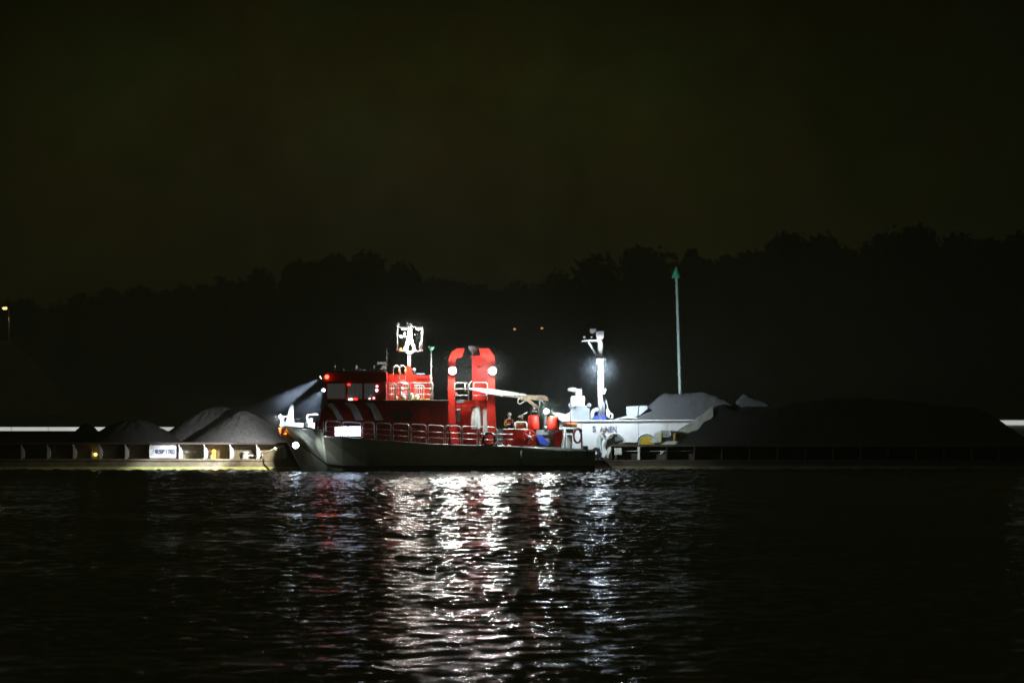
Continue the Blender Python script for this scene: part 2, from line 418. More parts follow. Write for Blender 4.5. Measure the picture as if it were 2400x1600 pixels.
# the wood behind them reads as one mass
wb = MB(); rg = random.Random(5)
for i in range(64):
    px = -120 + i * 41 + rg.uniform(-12, 12); Y = rg.uniform(205, 235)
    yt = np.interp(px, [-100, 300, 600, 850, 1050, 1300, 1500, 1800, 2150, 2500], [742, 720, 672, 640, 690, 690, 650, 620, 590, 600]) + rg.uniform(-14, 14)
    h = Z(yt, Y) - 2.4; bs = (X(px, Y), Y, 2.4)
    crown_mesh(wb, bs, h, 4.6, 200 + i, 900, 0.45); trunk_mesh(wb, bs, h * 0.8, 0.25, 300 + i, 2)
    for q in range(60):                                            # undergrowth
        crown_c = Vector(bs) + Vector((rg.uniform(-3, 3), rg.uniform(-2, 2), rg.uniform(0, h * 0.45)))
        u = Vector((rg.gauss(0, 1), rg.gauss(0, 1), rg.gauss(0, 1))).normalized(); v = u.orthogonal().normalized(); s = rg.uniform(0.6, 1.2)
        wb.add([crown_c - u * s, crown_c - v * s, crown_c + u * s, crown_c + v * s], [(0, 1, 2, 3)])
tag(wb.build('woods', M_LEAF), 'dark mass of trees on the far bank', 'woods', kind='stuff')

def street_lamp(px, py, Y, label, lens, power, h_arm, color, group):
    p = W(px, py, Y); t = thing('street_lamp', label, 'street lamp', (p.x + h_arm, Y, 1.8), group)
    MB().tube([(p.x + h_arm, Y, 1.6), (p.x + h_arm, Y, p.z - 0.2)], 0.09, 8, r1=0.055).build('pole', M_DKGREY, t)
    MB().tube([(p.x + h_arm, Y, p.z - 0.25), (p.x + h_arm * 0.8, Y, p.z + 0.12), (p.x, Y, p.z + 0.16)], 0.045, 6).build('arm', M_DKGREY, t)
    hd = MB().box(p.x - 0.3, p.x + 0.3, Y - 0.17, Y + 0.17, p.z + 0.08, p.z + 0.2).build('lamp_head', M_DKGREY, t)
    MB().ball((p.x, Y, p.z), 0.2 if power > 5 else 0.11, 10, 0.13 if power > 5 else 0.08).build('lens', lens, hd)
    lamp('SPOT', (p.x, Y - 0.05, p.z - 0.25), power, color, t, 0.15, target=(p.x - .3, Y - .8, 0), cone=100, blend=.7)
street_lamp(11, 722, 158, 'brightest yellow street lamp on the far bank, alone above the added pale mound', M_SODIUM, 70, 0.35, (1, .72, .35), 'street lamps on the far bank')
street_lamp(1206, 771, 170, 'small dim lamp above the red gantry on the far bank', M_WINDIM, 1.0, 0.3, (1, .6, .25), 'street lamps on the far bank')
street_lamp(1270, 769, 172, 'dim orange lamp on the far bank close to the grey ship mast', M_WINDIM, 1.0, -0.3, (1, .6, .25), 'street lamps on the far bank')

# ================================================================ GRAVEL HEAPS
def heap_ridge(name, label, x0, x1, Y0, Y1, base, crest, m, slopes=(0.66, 0.72, 0.7, 0.66), group='gravel heaps on the barges', amp=0.10, seed=1, step=0.15, cat='gravel heap', soft=0.35):
    """heap on a rectangular hold; crest = [(x, z)] in metres; slopes: left, front, back, right"""
    nx = max(8, int((x1 - x0) / step)); ny = max(8, int((Y1 - Y0) / step))
    xs = np.linspace(x0, x1, nx); ys = np.linspace(Y0, Y1, ny)
    vs, fs = [], []
    cx = [c[0] for c in crest]; cz = [c[1] for c in crest]
    for y in ys:
        for x in xs:
            nn = 0.5 + 0.5 * noise.noise((x * 0.35 + seed, y * 0.35, seed)) 
            ds = [(x - x0) * slopes[0], (y - Y0) * slopes[1], (Y1 - y) * slopes[2], (x1 - x) * slopes[3], max(0.02, float(np.interp(x, cx, cz)) - base)]
            k = soft
            h = -k * math.log(sum(math.exp(-d / k) for d in ds)) + 0.02
            h = max(0.0, h) * (1 + amp * (nn - 0.5) * 2)
            h += (0.06 * noise.noise((x * 1.7, y * 1.7, seed)) + 0.05 * noise.noise((x * 4.1, y * 4.1, seed + 2)) + 0.05 * abs(noise.noise((x * .9, y * .25, seed + 5)))) * min(1, h)
            vs.append((x, y, base + h))
    for j in range(ny - 1):
        for i in range(nx - 1): fs.append((j * nx + i, j * nx + i + 1, (j + 1) * nx + i + 1, (j + 1) * nx + i))
    # skirt below the surface so that the heap is a closed body
    o = len(vs); ring = [i for i in range(nx)] + [j * nx + nx - 1 for j in range(1, ny)] + [(ny - 1) * nx + i for i in range(nx - 2, -1, -1)] + [j * nx for j in range(ny - 2, 0, -1)]
    for i in ring: vs.append((vs[i][0], vs[i][1], base - 0.3))
    L = len(ring)
    for a in range(L): fs.append((ring[a], ring[(a + 1) % L], o + (a + 1) % L, o + a))
    fs.append(tuple(o + a for a in range(L)))
    ob = MB().add(vs, fs, True).build(name, m)
    return tag(ob, label, cat, group)
def heap_cone(name, label, px, py, Y, rx, ry, base, m, power=1.0, seed=1, group='gravel heaps on the barges', top_r=0.06, bumps=0.12):
    pk = W(px, py, Y); H = pk.z - base; vs, fs = [], []; n, s = 44, 130
    for i in range(n + 1):
        t = i / n
        for k in range(s):
            a = 2 * math.pi * k / s; ca, sa = math.cos(a), math.sin(a)
            rr = 1 + bumps * noise.noise((ca * 1.4 + seed, sa * 1.4, seed))
            x, y = rx * t * rr * ca, ry * t * rr * sa
            prof = math.sqrt(t * t + top_r * top_r) - top_r; prof /= (math.sqrt(1 + top_r * top_r) - top_r)
            h = H * (1 - prof ** power)
            h += 0.10 * noise.noise((x * 0.8 + seed, y * 0.8, 2)) * min(1, t * 6) * (1 - t) + (0.07 * noise.noise((x * 2.5, y * 2.5, seed)) + 0.05 * noise.noise((x * 6, y * 6, seed)) + 0.10 * noise.noise((ca * 5 + seed, sa * 5, 4))) * (1 - t) * min(1, t * 5)
            vs.append((pk.x + x, Y + y, base + h))
    for i in range(n):
        for k in range(s): fs.append((i * s + k, i * s + (k + 1) % s, (i + 1) * s + (k + 1) % s, (i + 1) * s + k))
    o = len(vs)
    for k in range(s): p = vs[n * s + k]; vs.append((p[0], p[1], base - 0.3))
    for k in range(s): fs.append((n * s + k, n * s + (k + 1) % s, o + (k + 1) % s, o + k))
    fs.append(tuple(o + k for k in range(s)))
    return tag(MB().add(vs, fs, True).build(name, m), label, 'gravel heap', group)

heap_cone('added_mound', 'dim mound added to catch the light under the brightest street lamp', 8, 800, 155.5, 5.5, 4.5, 1.5, M_ADDMOUND, 1.1, 31, group='added mounds on the far bank', top_r=0.3)  # mound added to show the lit patch below the lamp
# ================================================================ BARGES
def open_barge(name, label, xa, xb, Yn, Yf, z_ledge, z_flange, bracket_px, xc_a, xc_b, rec=1.25, hullmat=M_RUST, ends=True, bmat=None):
    """hopper barge: hull, side ledge, coaming wall set in under a flange, bracket plates between"""
    t = thing(name, label, 'barge', ((X(xa, Yn) + X(xb, Yn)) / 2, (Yn + Yf) / 2, 0))
    a, b = X(xa, Yn), X(xb, Yn); ca, cb = X(xc_a, Yn), X(xc_b, Yn)
    r = 0.35 if ends else 0.02
    MB().prism([(a, z_ledge), (a + 0.02, 0.1), (a + r, -0.9), (b - r, -0.9), (b - 0.02, 0.1), (b, z_ledge)], Yn, Yf).build('hull', hullmat, t)
    MB().box(a - 0.03, b + 0.03, Yn - 0.05, Yn, z_ledge - 0.10, z_ledge - 0.015).build('rubbing_strake', hullmat, t)
    MB().box(a - 0.01, b + 0.01, Yn - 0.012, Yn - 0.002, 0.0, 0.17).build('waterline_stripe', M_YELGRN if hullmat is M_RUST else M_RUST, t)  # thin stripe along the waterline, yellow-green on the rusty barge
    zt = z_flange
    w = MB(); w.box(ca, cb, Yn + rec, Yn + rec + 0.08, z_ledge, zt - 0.09)
    w.box(ca, cb, Yf - rec - 0.08, Yf - rec, z_ledge, zt - 0.09)
    w.box(ca, ca + 0.08, Yn + rec + 0.08, Yf - rec - 0.08, z_ledge, zt); w.box(cb - 0.08, cb, Yn + rec + 0.08, Yf - rec - 0.08, z_ledge, zt)
    w.build('coaming', hullmat, t)
    f = MB(); f.box(ca - 0.05, cb + 0.05, Yn + 0.05, Yn + rec + 0.1, zt - 0.09, zt); f.box(ca - 0.05, cb + 0.05, Yf - rec - 0.1, Yf - 0.05, zt - 0.09, zt)
    f.build('flange', M_RUSTDK, t)
    MB().box(ca + 0.08, cb - 0.08, Yn + rec + 0.08, Yf - rec - 0.08, z_ledge + 0.02, z_ledge + 0.08).build('hold_floor', M_RUSTDK, t)
    for p in bracket_px:
        x = X(p, Yn)
        MB().box(x, x + 0.035, Yn + 0.06, Yn + rec, z_ledge, zt - 0.09).build('bracket', bmat or M_WHITE, t)
    return t
def post(t, px, Y, yt, yb, m):                                      # rounded knee in front of a bracket plate
    MB().pprism([(px, yt), (px + 2, yt), (px + 7, yt + 5.5), (px + 10, yt + 12), (px + 10, yb - 7), (px + 7.5, yb - 1), (px, yb - 1)], Y + .06, Y + .20).build('knee_post', m, t)

YL, YLF = 4.6, 13.6
zl = Z(1075, YL); zf = Z(1037, YL)
left_barge = open_barge('gravel_barge', 'rusty barge with white brackets and a white number board under the grey gravel heaps', -160, 732, YL, YLF, zl, zf,
    [-73, -12, 48, 109, 170, 231, 292, 352, 418, 477, 538, 600, 662], -150, 722, rec=0.68)
for px in (-73, -12, 48, 109, 170, 231, 292, 418, 477, 538, 600, 662): post(left_barge, px, YL, 1045, 1075, M_WHITE)
# name board
nb = MB(); a, b = W(350, 1043, YL - 0.03), W(413, 1073, YL - 0.03); c = 0.05
nb.prism([(a.x + c, a.z), (b.x - c, a.z), (b.x, a.z - c), (b.x, b.z + c), (b.x - c, b.z), (a.x + c, b.z), (a.x, b.z + c), (a.x, a.z - c)], YL - 0.03, YL + 0.03)
nbo = nb.build('number_board', M_WHITE, left_barge); nbo['label'] = 'white board with dark blue letters and a wave mark'
text('lettering', 'RSP', M_NAVY, nbo, 365, 386, 1052.6, 1063.6, YL - 0.036, 0.02)
text('lettering', '1702', M_NAVY, nbo, 389, 410.5, 1052.8, 1063.6, YL - 0.036, 0.018)
lg = MB()
def blade(px):                                            # wave-shaped mark of two blades and thin outline arcs
    lg.pprism(px, YL - 0.042, YL - 0.031)
blade([(354.5, 1062.2), (357, 1060.6), (361.8, 1059.6), (359.5, 1061.8)]); blade([(356.8, 1058.2), (359, 1055.2), (362.4, 1053.8), (360, 1056.8)])
for (yy, d) in ((1050.6, 1), (1066, -1)):
    lg.tube([W(352.6 + i * 1.6, yy + d * 0.16 * (i - 3) ** 2 * 0.25, YL - 0.034) for i in range(7)], 0.006, 5)
lg.build('wave_mark', M_NAVY, nbo)
# painted marks on the coaming wall, worn to dashes
for i, w_ in enumerate((5, 4, 3, 2, 4, 5)):
    x = 434 + i * 4.4
    MB().pbox(x, 1056.2, x + w_ * 0.72, 1060.5, YL + .668, YL + .678).build('worn_paint_mark', M_WHITE, left_barge)
# spilled stones along the ledge
# bollard pair and fairlead on the ledge
def bollard(label, px, yb, yt, Y, r, group='mooring bollards on the barge ledge', m=M_WHITE):
    p = W(px, yb, Y); h = Z(yt, Y) - p.z
    return tag(MB().lathe((p.x, Y, p.z), [(r * 1.3, 0), (r * 1.3, 0.03), (r, 0.05), (r, h * 0.8), (r * 1.35, h * 0.86), (r * 1.3, h)], 14).build('bollard', m), label, 'bollard', group)
bl = thing('mooring_bollard', 'white double mooring bollard holding the yellow rope on the barge ledge', 'bollard', (X(588, YL + .36), YL + 0.36, zl))
MB().lathe((X(575, YL + .36), YL + .5, zl), [(0.2, 0), (0.2, .03), (.15, .05), (.15, .3), (.2, .33), (.19, .38)], 14).build('post', M_WHITE, bl)
MB().lathe((X(607, YL + .36), YL + .5, zl), [(0.2, 0), (0.2, .03), (.15, .05), (.15, .34), (.2, .37), (.19, .42)], 14).build('post', M_ROPE, bl)
MB().tube([(X(577, YL + .36), YL + .5, zl + .17), (X(605, YL + .36), YL + .5, zl + .17)], 0.055, 8).build('crossbar', M_WHITE, bl)
rp = thing('mooring_rope', 'yellowish mooring rope with a small round float tied to the red fireboat bow', 'rope', W(605, 1066, YL + .4))
pts = [W(605, 1066, YL + .35), W(612, 1063, YL + .1), W(628, 1058, YL - 0.8), W(645, 1051.5, YL - 1.3), W(657, 1047.5, 3.0), W(667, 1043, 2.75)]
MB().tube(pts, 0.035, 7).build('line', M_ROPE, rp)
MB().ball(W(646, 1051.5, YL - 1.3), 0.11, 12).build('float', M_WHITE, rp)
tag(MB().ball(W(612, 1066.5, YL + .2), 0.1, 12).build('mooring_float', M_WHITE), 'white ball float lying beside the mooring bollard', 'float')
def marker_lamp(label, px, py, Y, lens, color, power, r=0.09):
    p = W(px, py, Y); t = thing('marker_lamp', label, 'lamp', (p.x, Y, zl), 'marker lamps on the barge ledge')
    MB().box(p.x - 0.07, p.x + 0.07, Y - 0.07, Y + 0.07, zl, p.z - r * 0.8).build('housing', M_YELLOW, t)
    MB().ball(p, r, 10).build('lens', lens, t)
    lamp('POINT', p + Vector((0, -r - 0.04, 0)), power, color, t, 0.05)
marker_lamp('small yellow marker lamp on the dim end of the barge ledge', 224, 1064.5, YL + 0.35, M_LENSY, (1, .75, .25), .5)
marker_lamp('orange marker lamp on the barge ledge beside the white bollard', 501, 1057.5, YL + 0.4, M_LENSO, (1, .42, .08), .5, 0.11)
# pale crates / cans on the ledge
cn = MB(); p = W(215, 1073, YL + .36)
cn.lathe((p.x, YL + .5, zl), [(.1, 0), (.11, .02), (.11, .28), (.06, .34), (.06, .4)], 12)
tag(cn.build('milk_churn_can', M_LTGREY), 'pale metal can standing next to the yellow marker lamp', 'can')

# heaps in the left barge
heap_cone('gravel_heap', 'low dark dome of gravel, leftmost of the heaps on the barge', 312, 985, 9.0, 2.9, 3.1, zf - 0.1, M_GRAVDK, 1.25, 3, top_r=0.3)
heap_cone('gravel_heap', 'tallest grey gravel heap, behind the pointed one on the barge', 508, 954, 10.6, 3.4, 2.3, zf - 0.1, M_GRAVEL, 1.15, 8, top_r=0.28)
heap_cone('gravel_heap', 'pointed pale grey gravel heap in front, nearest the fireboat bow', 568, 963, 8.1, 3.0, 2.3, zf - 0.05, M_GRAVLT, 1.0, 5, top_r=0.07)
heap_cone('gravel_heap', 'gravel heap running behind the fireboat bow', 690, 985, 10.2, 2.2, 2.6, zf - 0.1, M_GRAVEL, 1.2, 14, top_r=0.2)
heap_cone('gravel_heap', 'small black heap of gravel cutting into the white rail of the brown barge', 204, 993, 11.5, 0.95, 1.3, zf + 0.15, M_GRAVDK, 1.1, 21, top_r=0.3)

# right front barge
YR, YRF = 6.6, 16.2
zlr = Z(1077.5, YR); zfr = Z(1042, YR)
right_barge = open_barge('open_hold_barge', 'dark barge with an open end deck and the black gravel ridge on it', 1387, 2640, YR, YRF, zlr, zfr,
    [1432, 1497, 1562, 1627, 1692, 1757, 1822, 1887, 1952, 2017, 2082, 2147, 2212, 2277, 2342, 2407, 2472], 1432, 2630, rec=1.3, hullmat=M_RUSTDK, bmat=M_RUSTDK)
MB().pbox(1494.5, 1047, 1499.5, 1077, YR + .05, YR + .12).build('white_post', M_WHITE, right_barge)
pr = MB(); pr.tube([W(1460, 1055.5, YR + 0.9), W(1640, 1055.5, YR + 0.9)], 0.045, 8); pr.build('wall_pipe', M_WHITE, right_barge)
gb = thing('junction_box', 'pale square box fixed under the flange at the end of the dark barge', 'box', W(1448, 1067, YR + .5))
MB().pbox(1440, 1049.5, 1457, 1064.5, YR + .35, YR + .7).build('case', M_OFFWH, gb)
MB().pbox(1440, 1061, 1457, 1061.8, YR + .34, YR + .349).build('seam', M_DKGREY, gb)
MB().box(X(1446), X(1451), YR + .4, YR + .62, zlr, Z(1064.5, YR + .35)).build('foot', M_DKGREY, gb)
# end plate sloping down from the flange
MB().pprism([(1422, 1077), (1430, 1058), (1450, 1042), (1434, 1042), (1424, 1050), (1416, 1077)], YR + 0.5, YR + 0.62).build('end_knee', M_WHITE, right_barge)
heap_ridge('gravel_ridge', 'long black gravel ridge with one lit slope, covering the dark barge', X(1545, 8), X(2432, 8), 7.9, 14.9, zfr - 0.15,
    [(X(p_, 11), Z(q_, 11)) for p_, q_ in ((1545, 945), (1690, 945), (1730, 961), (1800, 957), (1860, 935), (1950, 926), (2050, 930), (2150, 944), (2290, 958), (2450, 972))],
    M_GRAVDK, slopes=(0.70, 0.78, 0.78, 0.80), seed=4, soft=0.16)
tv, tf = [], []                                            # pale sheet lying up the end slope
for i in range(30):
    u = i / 29
    for j in range(8):
        w_ = j / 7
        h_ = 2.05 * u + .02; ye = 7.9 + h_ / .78; y_ = ye + .35 - (1.0 + .25 * noise.noise((u * 5, 1, 1))) * w_
        tv.append((X(1545, 8) + h_ / .70, y_, zfr - 0.15 + min(h_, (y_ - 7.9) * .78) + .09 + .05 * noise.noise((u * 9, w_ * 3, 2))))
for i in range(29):
    for j in range(7): tf.append((i * 8 + j, i * 8 + j + 1, (i + 1) * 8 + j + 1, (i + 1) * 8 + j))
tag(MB().add(tv, tf, True).build('crumpled_sheet', M_OFFWH), 'pale crumpled sheet lying up the end slope of the black gravel ridge', 'sheet')

# things standing on the right barge behind the flange
dr = thing('hose_drum', 'dark half-hidden drum with a white rim beside the man in pale overalls', 'drum', W(1440, 1042, YR + 2.2))
c = W(1441, 1040, YR + 2.2); 
MB().ring(c, S(22, 8.8), 0.05, 'y', 28).build('rim', M_WHITE, dr)
dd = MB(); n = 28
dd.prism([(c.x + S(20.5, 8.8) * math.cos(2 * math.pi * k / n), c.z + S(20.5, 8.8) * math.sin(2 * math.pi * k / n)) for k in range(n)], c.y - 0.03, c.y + 0.25); dd.build('cheek', M_GREY, dr)
sp = MB()
for k in range(3):
    a = 0.35 + k * math.pi / 3
    sp.tube([c + Vector((-S(20) * math.cos(a), -0.05, -S(20) * math.sin(a))), c + Vector((S(20) * math.cos(a), -0.05, S(20) * math.sin(a)))], 0.018, 6)
sp.build('spoke', M_LTGREY, dr)
yb_ = thing('yellow_drum', 'bright yellow rounded drum lying behind the barge flange', 'drum', W(1515, 1042, YR + 2.0))
c = W(1515, 1038, YR + 2.0)
MB().prism([(c.x + S(18, 8.6) * math.cos(2 * math.pi * k / n), c.z + S(18, 8.6) * math.sin(2 * math.pi * k / n)) for k in range(n)], c.y, c.y + 0.6).build('shell', M_YELLOW, yb_)
MB().ring(c + Vector((0, -0.01, 0)), S(17.6, 8.6), 0.03, 'y', 28).build('rim', M_OFFWH, yb_)
mw = thing('deck_winch', 'grey boxed winch with yellow brackets next to the yellow drum', 'winch', W(1560, 1042, YR + 1.6))
MB().pprism([(1532, 1036), (1534, 1018), (1540, 1012), (1549, 1011), (1549, 1036)], YR + 1.5, YR + 2.1).build('side_cover', M_OFFWH, mw)
MB().pprism([(1549, 1009), (1568, 1009), (1571, 1023), (1549, 1023)], YR + 1.4, YR + 2.2).build('top_cover', M_LTGREY, mw)
MB().pprism([(1571, 1009), (1590, 1010), (1584, 1023), (1574, 1023)], YR + 1.5, YR + 2.1).build('motor', M_DKGREY, mw)
MB().pbox(1545, 1024, 1588, 1036, YR + 1.6, YR + 2.2).build('base_frame', M_DARK, mw)
for px in (1550, 1581):
    MB().pprism([(px - 1.5, 1015), (px + 2, 1015), (px, 1035), (px - 3, 1035)], YR + 1.32, YR + 1.39).build('bracket', M_YELLOW, mw)
tag(MB().pbox(1524, 1030.5, 1540, 1037, YR + 1.45, YR + 1.9).build('white_tray', M_WHITE), 'white tray lying against the yellow drum and grey winch', 'tray')

# brown barge behind, on the left
YB = 15.2
bb = thing('brown_barge', 'long brown barge with a white painted rail behind the gravel heaps', 'barge', (X(300, YB), YB + 4, 0))
MB().box(X(-200, YB), X(760, YB), YB, YB + 8, -0.9, Z(1010.2, YB)).build('hull', M_BROWN, bb)
rb = MB(); rb.box(X(-200, YB), X(760, YB), YB - 0.04, YB + 0.06, Z(1010.2, YB), Z(1000.4, YB)); rb.build('glowing_rail_band', M_RAILGLOW, bb)  # rail band glows by itself in place of light falling on it
for px in range(-150, 760, 88): MB().box(X(px, YB), X(px, YB) + 0.03, YB - 0.07, YB - 0.061, Z(1010, YB), Z(1001, YB)).build('seam_strip', M_LTGREY, bb)
MB().tube([W(-190, 1012, YB - 0.06), W(750, 1012, YB - 0.06)], 0.06, 8).build('rubbing_strake', M_RUSTDK, bb)

# ================================================================ WHITE SHIP behind on the right
YS = 17.4
sw = 6.0
ship = thing('white_ship', 'white cargo ship with a tall mast behind the dark barge', 'ship', (X(1900, YS), YS + 3, 0))
def zs(y): return Z(y, YS)
hp = [(1312, 990), (1330, 986.5), (1620, 985.2), (2640, 983.6), (2640, 1110), (1330, 1110), (1316, 1050)]
MB().pprism(hp, YS, YS + sw).build('hull', M_OFFWH, ship)
rl = MB(); rl.tube([W(1312, 989.5, YS - 0.03), W(1340, 986.2, YS - 0.03), W(1620, 984.6, YS - 0.03), W(2640, 983, YS - 0.03)], 0.03, 8); rl.build('cap_rail', M_WHITE, ship)
MB().box(X(1720, YS), X(2640, YS), YS - 0.06, YS - 0.002, zs(995.5), zs(985)).build('glowing_rail_band', M_RAILGLOW, ship)  # same added glow along the ship rail
for px in (1363, 1430, 1496, 1563, 1630, 1700, 1770): MB().box(X(px, YS), X(px, YS) + 0.022, YS - 0.008, YS - 0.001, zs(1040), zs(988)).build('plate_seam', M_GREY, ship)
text('name_lettering', 'S', M_NAVY, ship, 1389, 1397, 998, 1011, YS - 0.012, 0.01)
text('name_lettering', 'A', M_NAVY, ship, 1406, 1415, 999, 1012, YS - 0.012, 0.0)
text('name_lettering', 'NEN', M_NAVY, ship, 1419, 1445, 998.8, 1012, YS - 0.012, 0.015)
for px in (1440, 1515):                                            # freeing-port arches in the plating
    MB().tube([W(px + 24 * math.cos(math.pi * k / 10), 1043 - 27 * math.sin(math.pi * k / 10), YS - 0.03) for k in range(11)], 0.03, 6).build('arch_rim', M_LTGREY, ship)
YM = YS + 0.45
mast = MB(); mast.tube([W(1408, 986, YM), W(1408, 868, YM)], S(7.0, YM), 14); mast.tube([W(1408, 868, YM), W(1406.5, 792, YM)], S(6.4, YM), 14)
mo = mast.build('mast', M_WHITE, ship)
MB().pprism([(1396, 776), (1415.5, 776), (1414.5, 787), (1413, 794), (1401, 798), (1398, 790)], YM - 0.2, YM + 0.25).build('mast_head', M_WHITE, mo)
MB().pprism([(1363, 799.5), (1366, 797.2), (1402, 796.2), (1402, 800)], YM - 0.25, YM + 0.25).build('arm', M_WHITE, mo)
MB().tube([W(1378, 800, YM), W(1402, 838, YM)], 0.06, 8).build('brace', M_WHITE, mo)
for px in (1369.5, 1386): MB().pbox(px - 2, 788.5, px + 2, 797.5, YM - .05, YM + .1).build('signal_lamp', M_OFFWH, mo)
MB().pprism([(1382, 770.5), (1388, 771.5), (1395, 770), (1399, 774), (1394, 778), (1391, 781), (1384, 781)], YM - .12, YM + .12).build('loudhailer', M_OFFWH, mo)
MB().pbox(1394.5, 839, 1420, 842.5, YM - 0.35, YM + 0.3).build('collar', M_LTGREY, mo)
lm = W(1405.5, 846.5, YS - 1.15)
ml = MB().box(lm.x - .14, lm.x + .14, YS - 1.2, YM - 0.3, lm.z + 0.04, lm.z + 0.12).build('floodlight', M_DKGREY, ship)
MB().ball(lm + Vector((0, 0, -0.05)), 0.11, 12, 0.08).build('lens', M_LENSB, ml)
lamp('POINT', lm + Vector((0, -0.25, -0.02)), 170, (0.80, 0.91, 1.0), ml, 0.12)
lamp('SPOT', lm + Vector((0, -0.25, -0.04)), 3100, (0.80, 0.91, 1.0), ml, 0.12, target=lm + Vector((.1, 2.0, -1.9)), cone=165, blend=.3)
rg_ = MB(); rg_.tube([W(1418, 930, YM), W(1424, 955, YM - .1), W(1432, 985, YM - .1)], 0.03, 6); rg_.tube([W(1414, 925, YM), W(1416, 985, YM)], 0.05, 6)
rg_.build('rigging', M_LTGREY, ship)
MB().pprism([(1410, 911), (1420, 911), (1420, 916), (1416, 924), (1411, 923)], YM - .4, YM - .15).build('horn', M_OFFWH, ship)
MB().pprism([(1420, 960), (1424, 957), (1431, 966), (1427, 980), (1422, 975)], YM - .5, YM - .3).build('folded_canvas', M_OFFWH, ship)
MB().tube([W(1428, 968, YM - .4), W(1435, 971, YM - .4), W(1436, 978, YM - .4), W(1430, 982, YM - .4)], 0.05, 6).build('hook', M_OFFWH, ship)
# deck gear
MB().pprism([(1335, 985.5), (1337, 960), (1333, 955), (1334, 948), (1340, 947), (1343, 951), (1375, 950), (1379, 945), (1384, 945.5), (1385, 952), (1382, 958), (1382, 985.5)], YS + .8, YS + 2.0).build('winch_housing', M_GREY, ship)
for px in (1336.5, 1381): MB().ring(W(px, 949, YS + 0.75), S(3.6), 0.035, 'y', 14, 6).build('lifting_lug', M_LTGREY, ship)
MB().pbox(1338, 928, 1370.5, 950, YS + 1.2, YS + 2.2).build('exhaust_casing', M_WHITE, ship)
ex = MB(); ex.tube([W(1354, 930, YS + 1.7), W(1354, 918, YS + 1.7), W(1349, 914.5, YS + 1.7), W(1340, 912.6, YS + 1.7), W(1331, 913, YS + 1.7)], S(8.5), 12, r1=S(4)); ex.build('exhaust_pipe', M_WHITE, ship)
MB().pbox(1350, 912, 1363, 930, YS + 1.4, YS + 2.0).build('exhaust_silencer', M_WHITE, ship)
MB().tube([W(1337, 1000, YS - 0.3), W(1337, 958, YS - 0.3)], 0.025, 6).build('jack_staff', M_DKGREY, ship)
MB().pprism([(1336, 957), (1350, 951), (1352, 953), (1348, 960), (1343, 956), (1337, 961)], YS - .33, YS - .28).build('pennant', M_DKGREY, ship)
vn = MB(); vn.tube([W(1388, 985, YS + .6), W(1388, 970, YS + .6), W(1391, 963, YS + .6), W(1397, 960, YS + .6), W(1404, 961, YS + .6)], S(5.0), 12); vn.build('vent_cowl', M_WHITE, ship)
MB().pbox(1393, 974.5, 1421, 985.2, YS + .3, YS + .75).build('blue_locker', M_BLUE, ship)
# bow deckhouse wedge
MB().pprism([(1294, 966), (1310, 967), (1326, 971), (1340, 962), (1340, 987), (1322, 989), (1306, 981)], YS + .5, YS + 2.5).build('wave_breaker', M_WHITE, ship)
MB().tube([W(1321, 994, YS - .05), W(1352, 994.5, YS - .05)], 0.10, 8).build('orange_fender_bar', M_ORANGE, ship)
MB().pprism([(1468, 953), (1485, 951.5), (1496, 951), (1494, 975), (1469, 976)], YS + .9, YS + 1.5).build('hatch_panel', M_LTGREY, ship)
MB().pprism([(1498, 951), (1517, 950.5), (1517, 958), (1500, 972), (1497, 973)], YS + .9, YS + 1.5).build('hatch_panel', M_LTGREY, ship)
tp = MB(); 
gridx = np.linspace(1436, 1496, 22)
tv, tf = [], []
for j in range(6):
    for i, px in enumerate(gridx):
        hh = 985.3 - (1.5 + 8.5 * max(0, math.sin((px - 1436) / 60 * math.pi * 0.8)) + 2.2 * noise.noise((px * .25, j * .9, 1))) * (0.4 + 0.6 * math.sin(math.pi * (j + .5) / 6))
        tv.append(W(px, hh, YS + 0.25 + j * 0.22))
for j in range(5):
    for i in range(21): tf.append((j * 22 + i, j * 22 + i + 1, (j + 1) * 22 + i + 1, (j + 1) * 22 + i))
tp.add(tv, tf, True); tp.build('crumpled_tarpaulin', M_LTGREY, ship)
base_s = zs(986)
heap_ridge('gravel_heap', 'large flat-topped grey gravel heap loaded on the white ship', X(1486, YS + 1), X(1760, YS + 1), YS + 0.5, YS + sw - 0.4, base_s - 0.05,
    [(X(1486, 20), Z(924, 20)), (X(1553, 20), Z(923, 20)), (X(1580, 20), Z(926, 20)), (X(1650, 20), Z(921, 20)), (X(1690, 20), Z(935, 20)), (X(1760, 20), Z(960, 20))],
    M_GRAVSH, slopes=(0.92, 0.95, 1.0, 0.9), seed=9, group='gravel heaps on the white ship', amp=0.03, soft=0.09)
heap_ridge('gravel_heap', 'small pale gravel heap on the ship beyond the flat-topped one', X(1690, YS + 2), X(1850, YS + 2), YS + 1.2, YS + sw - 0.4, base_s - 0.05,
    [(X(1690, 20), Z(960, 20)), (X(1742, 20), Z(924, 20)), (X(1775, 20), Z(938, 20)), (X(1850, 20), Z(950, 20))],
    M_GRAVSH, slopes=(1.2, 1.0, 1.0, 0.8), seed=12, group='gravel heaps on the white ship', amp=0.05, soft=0.1)

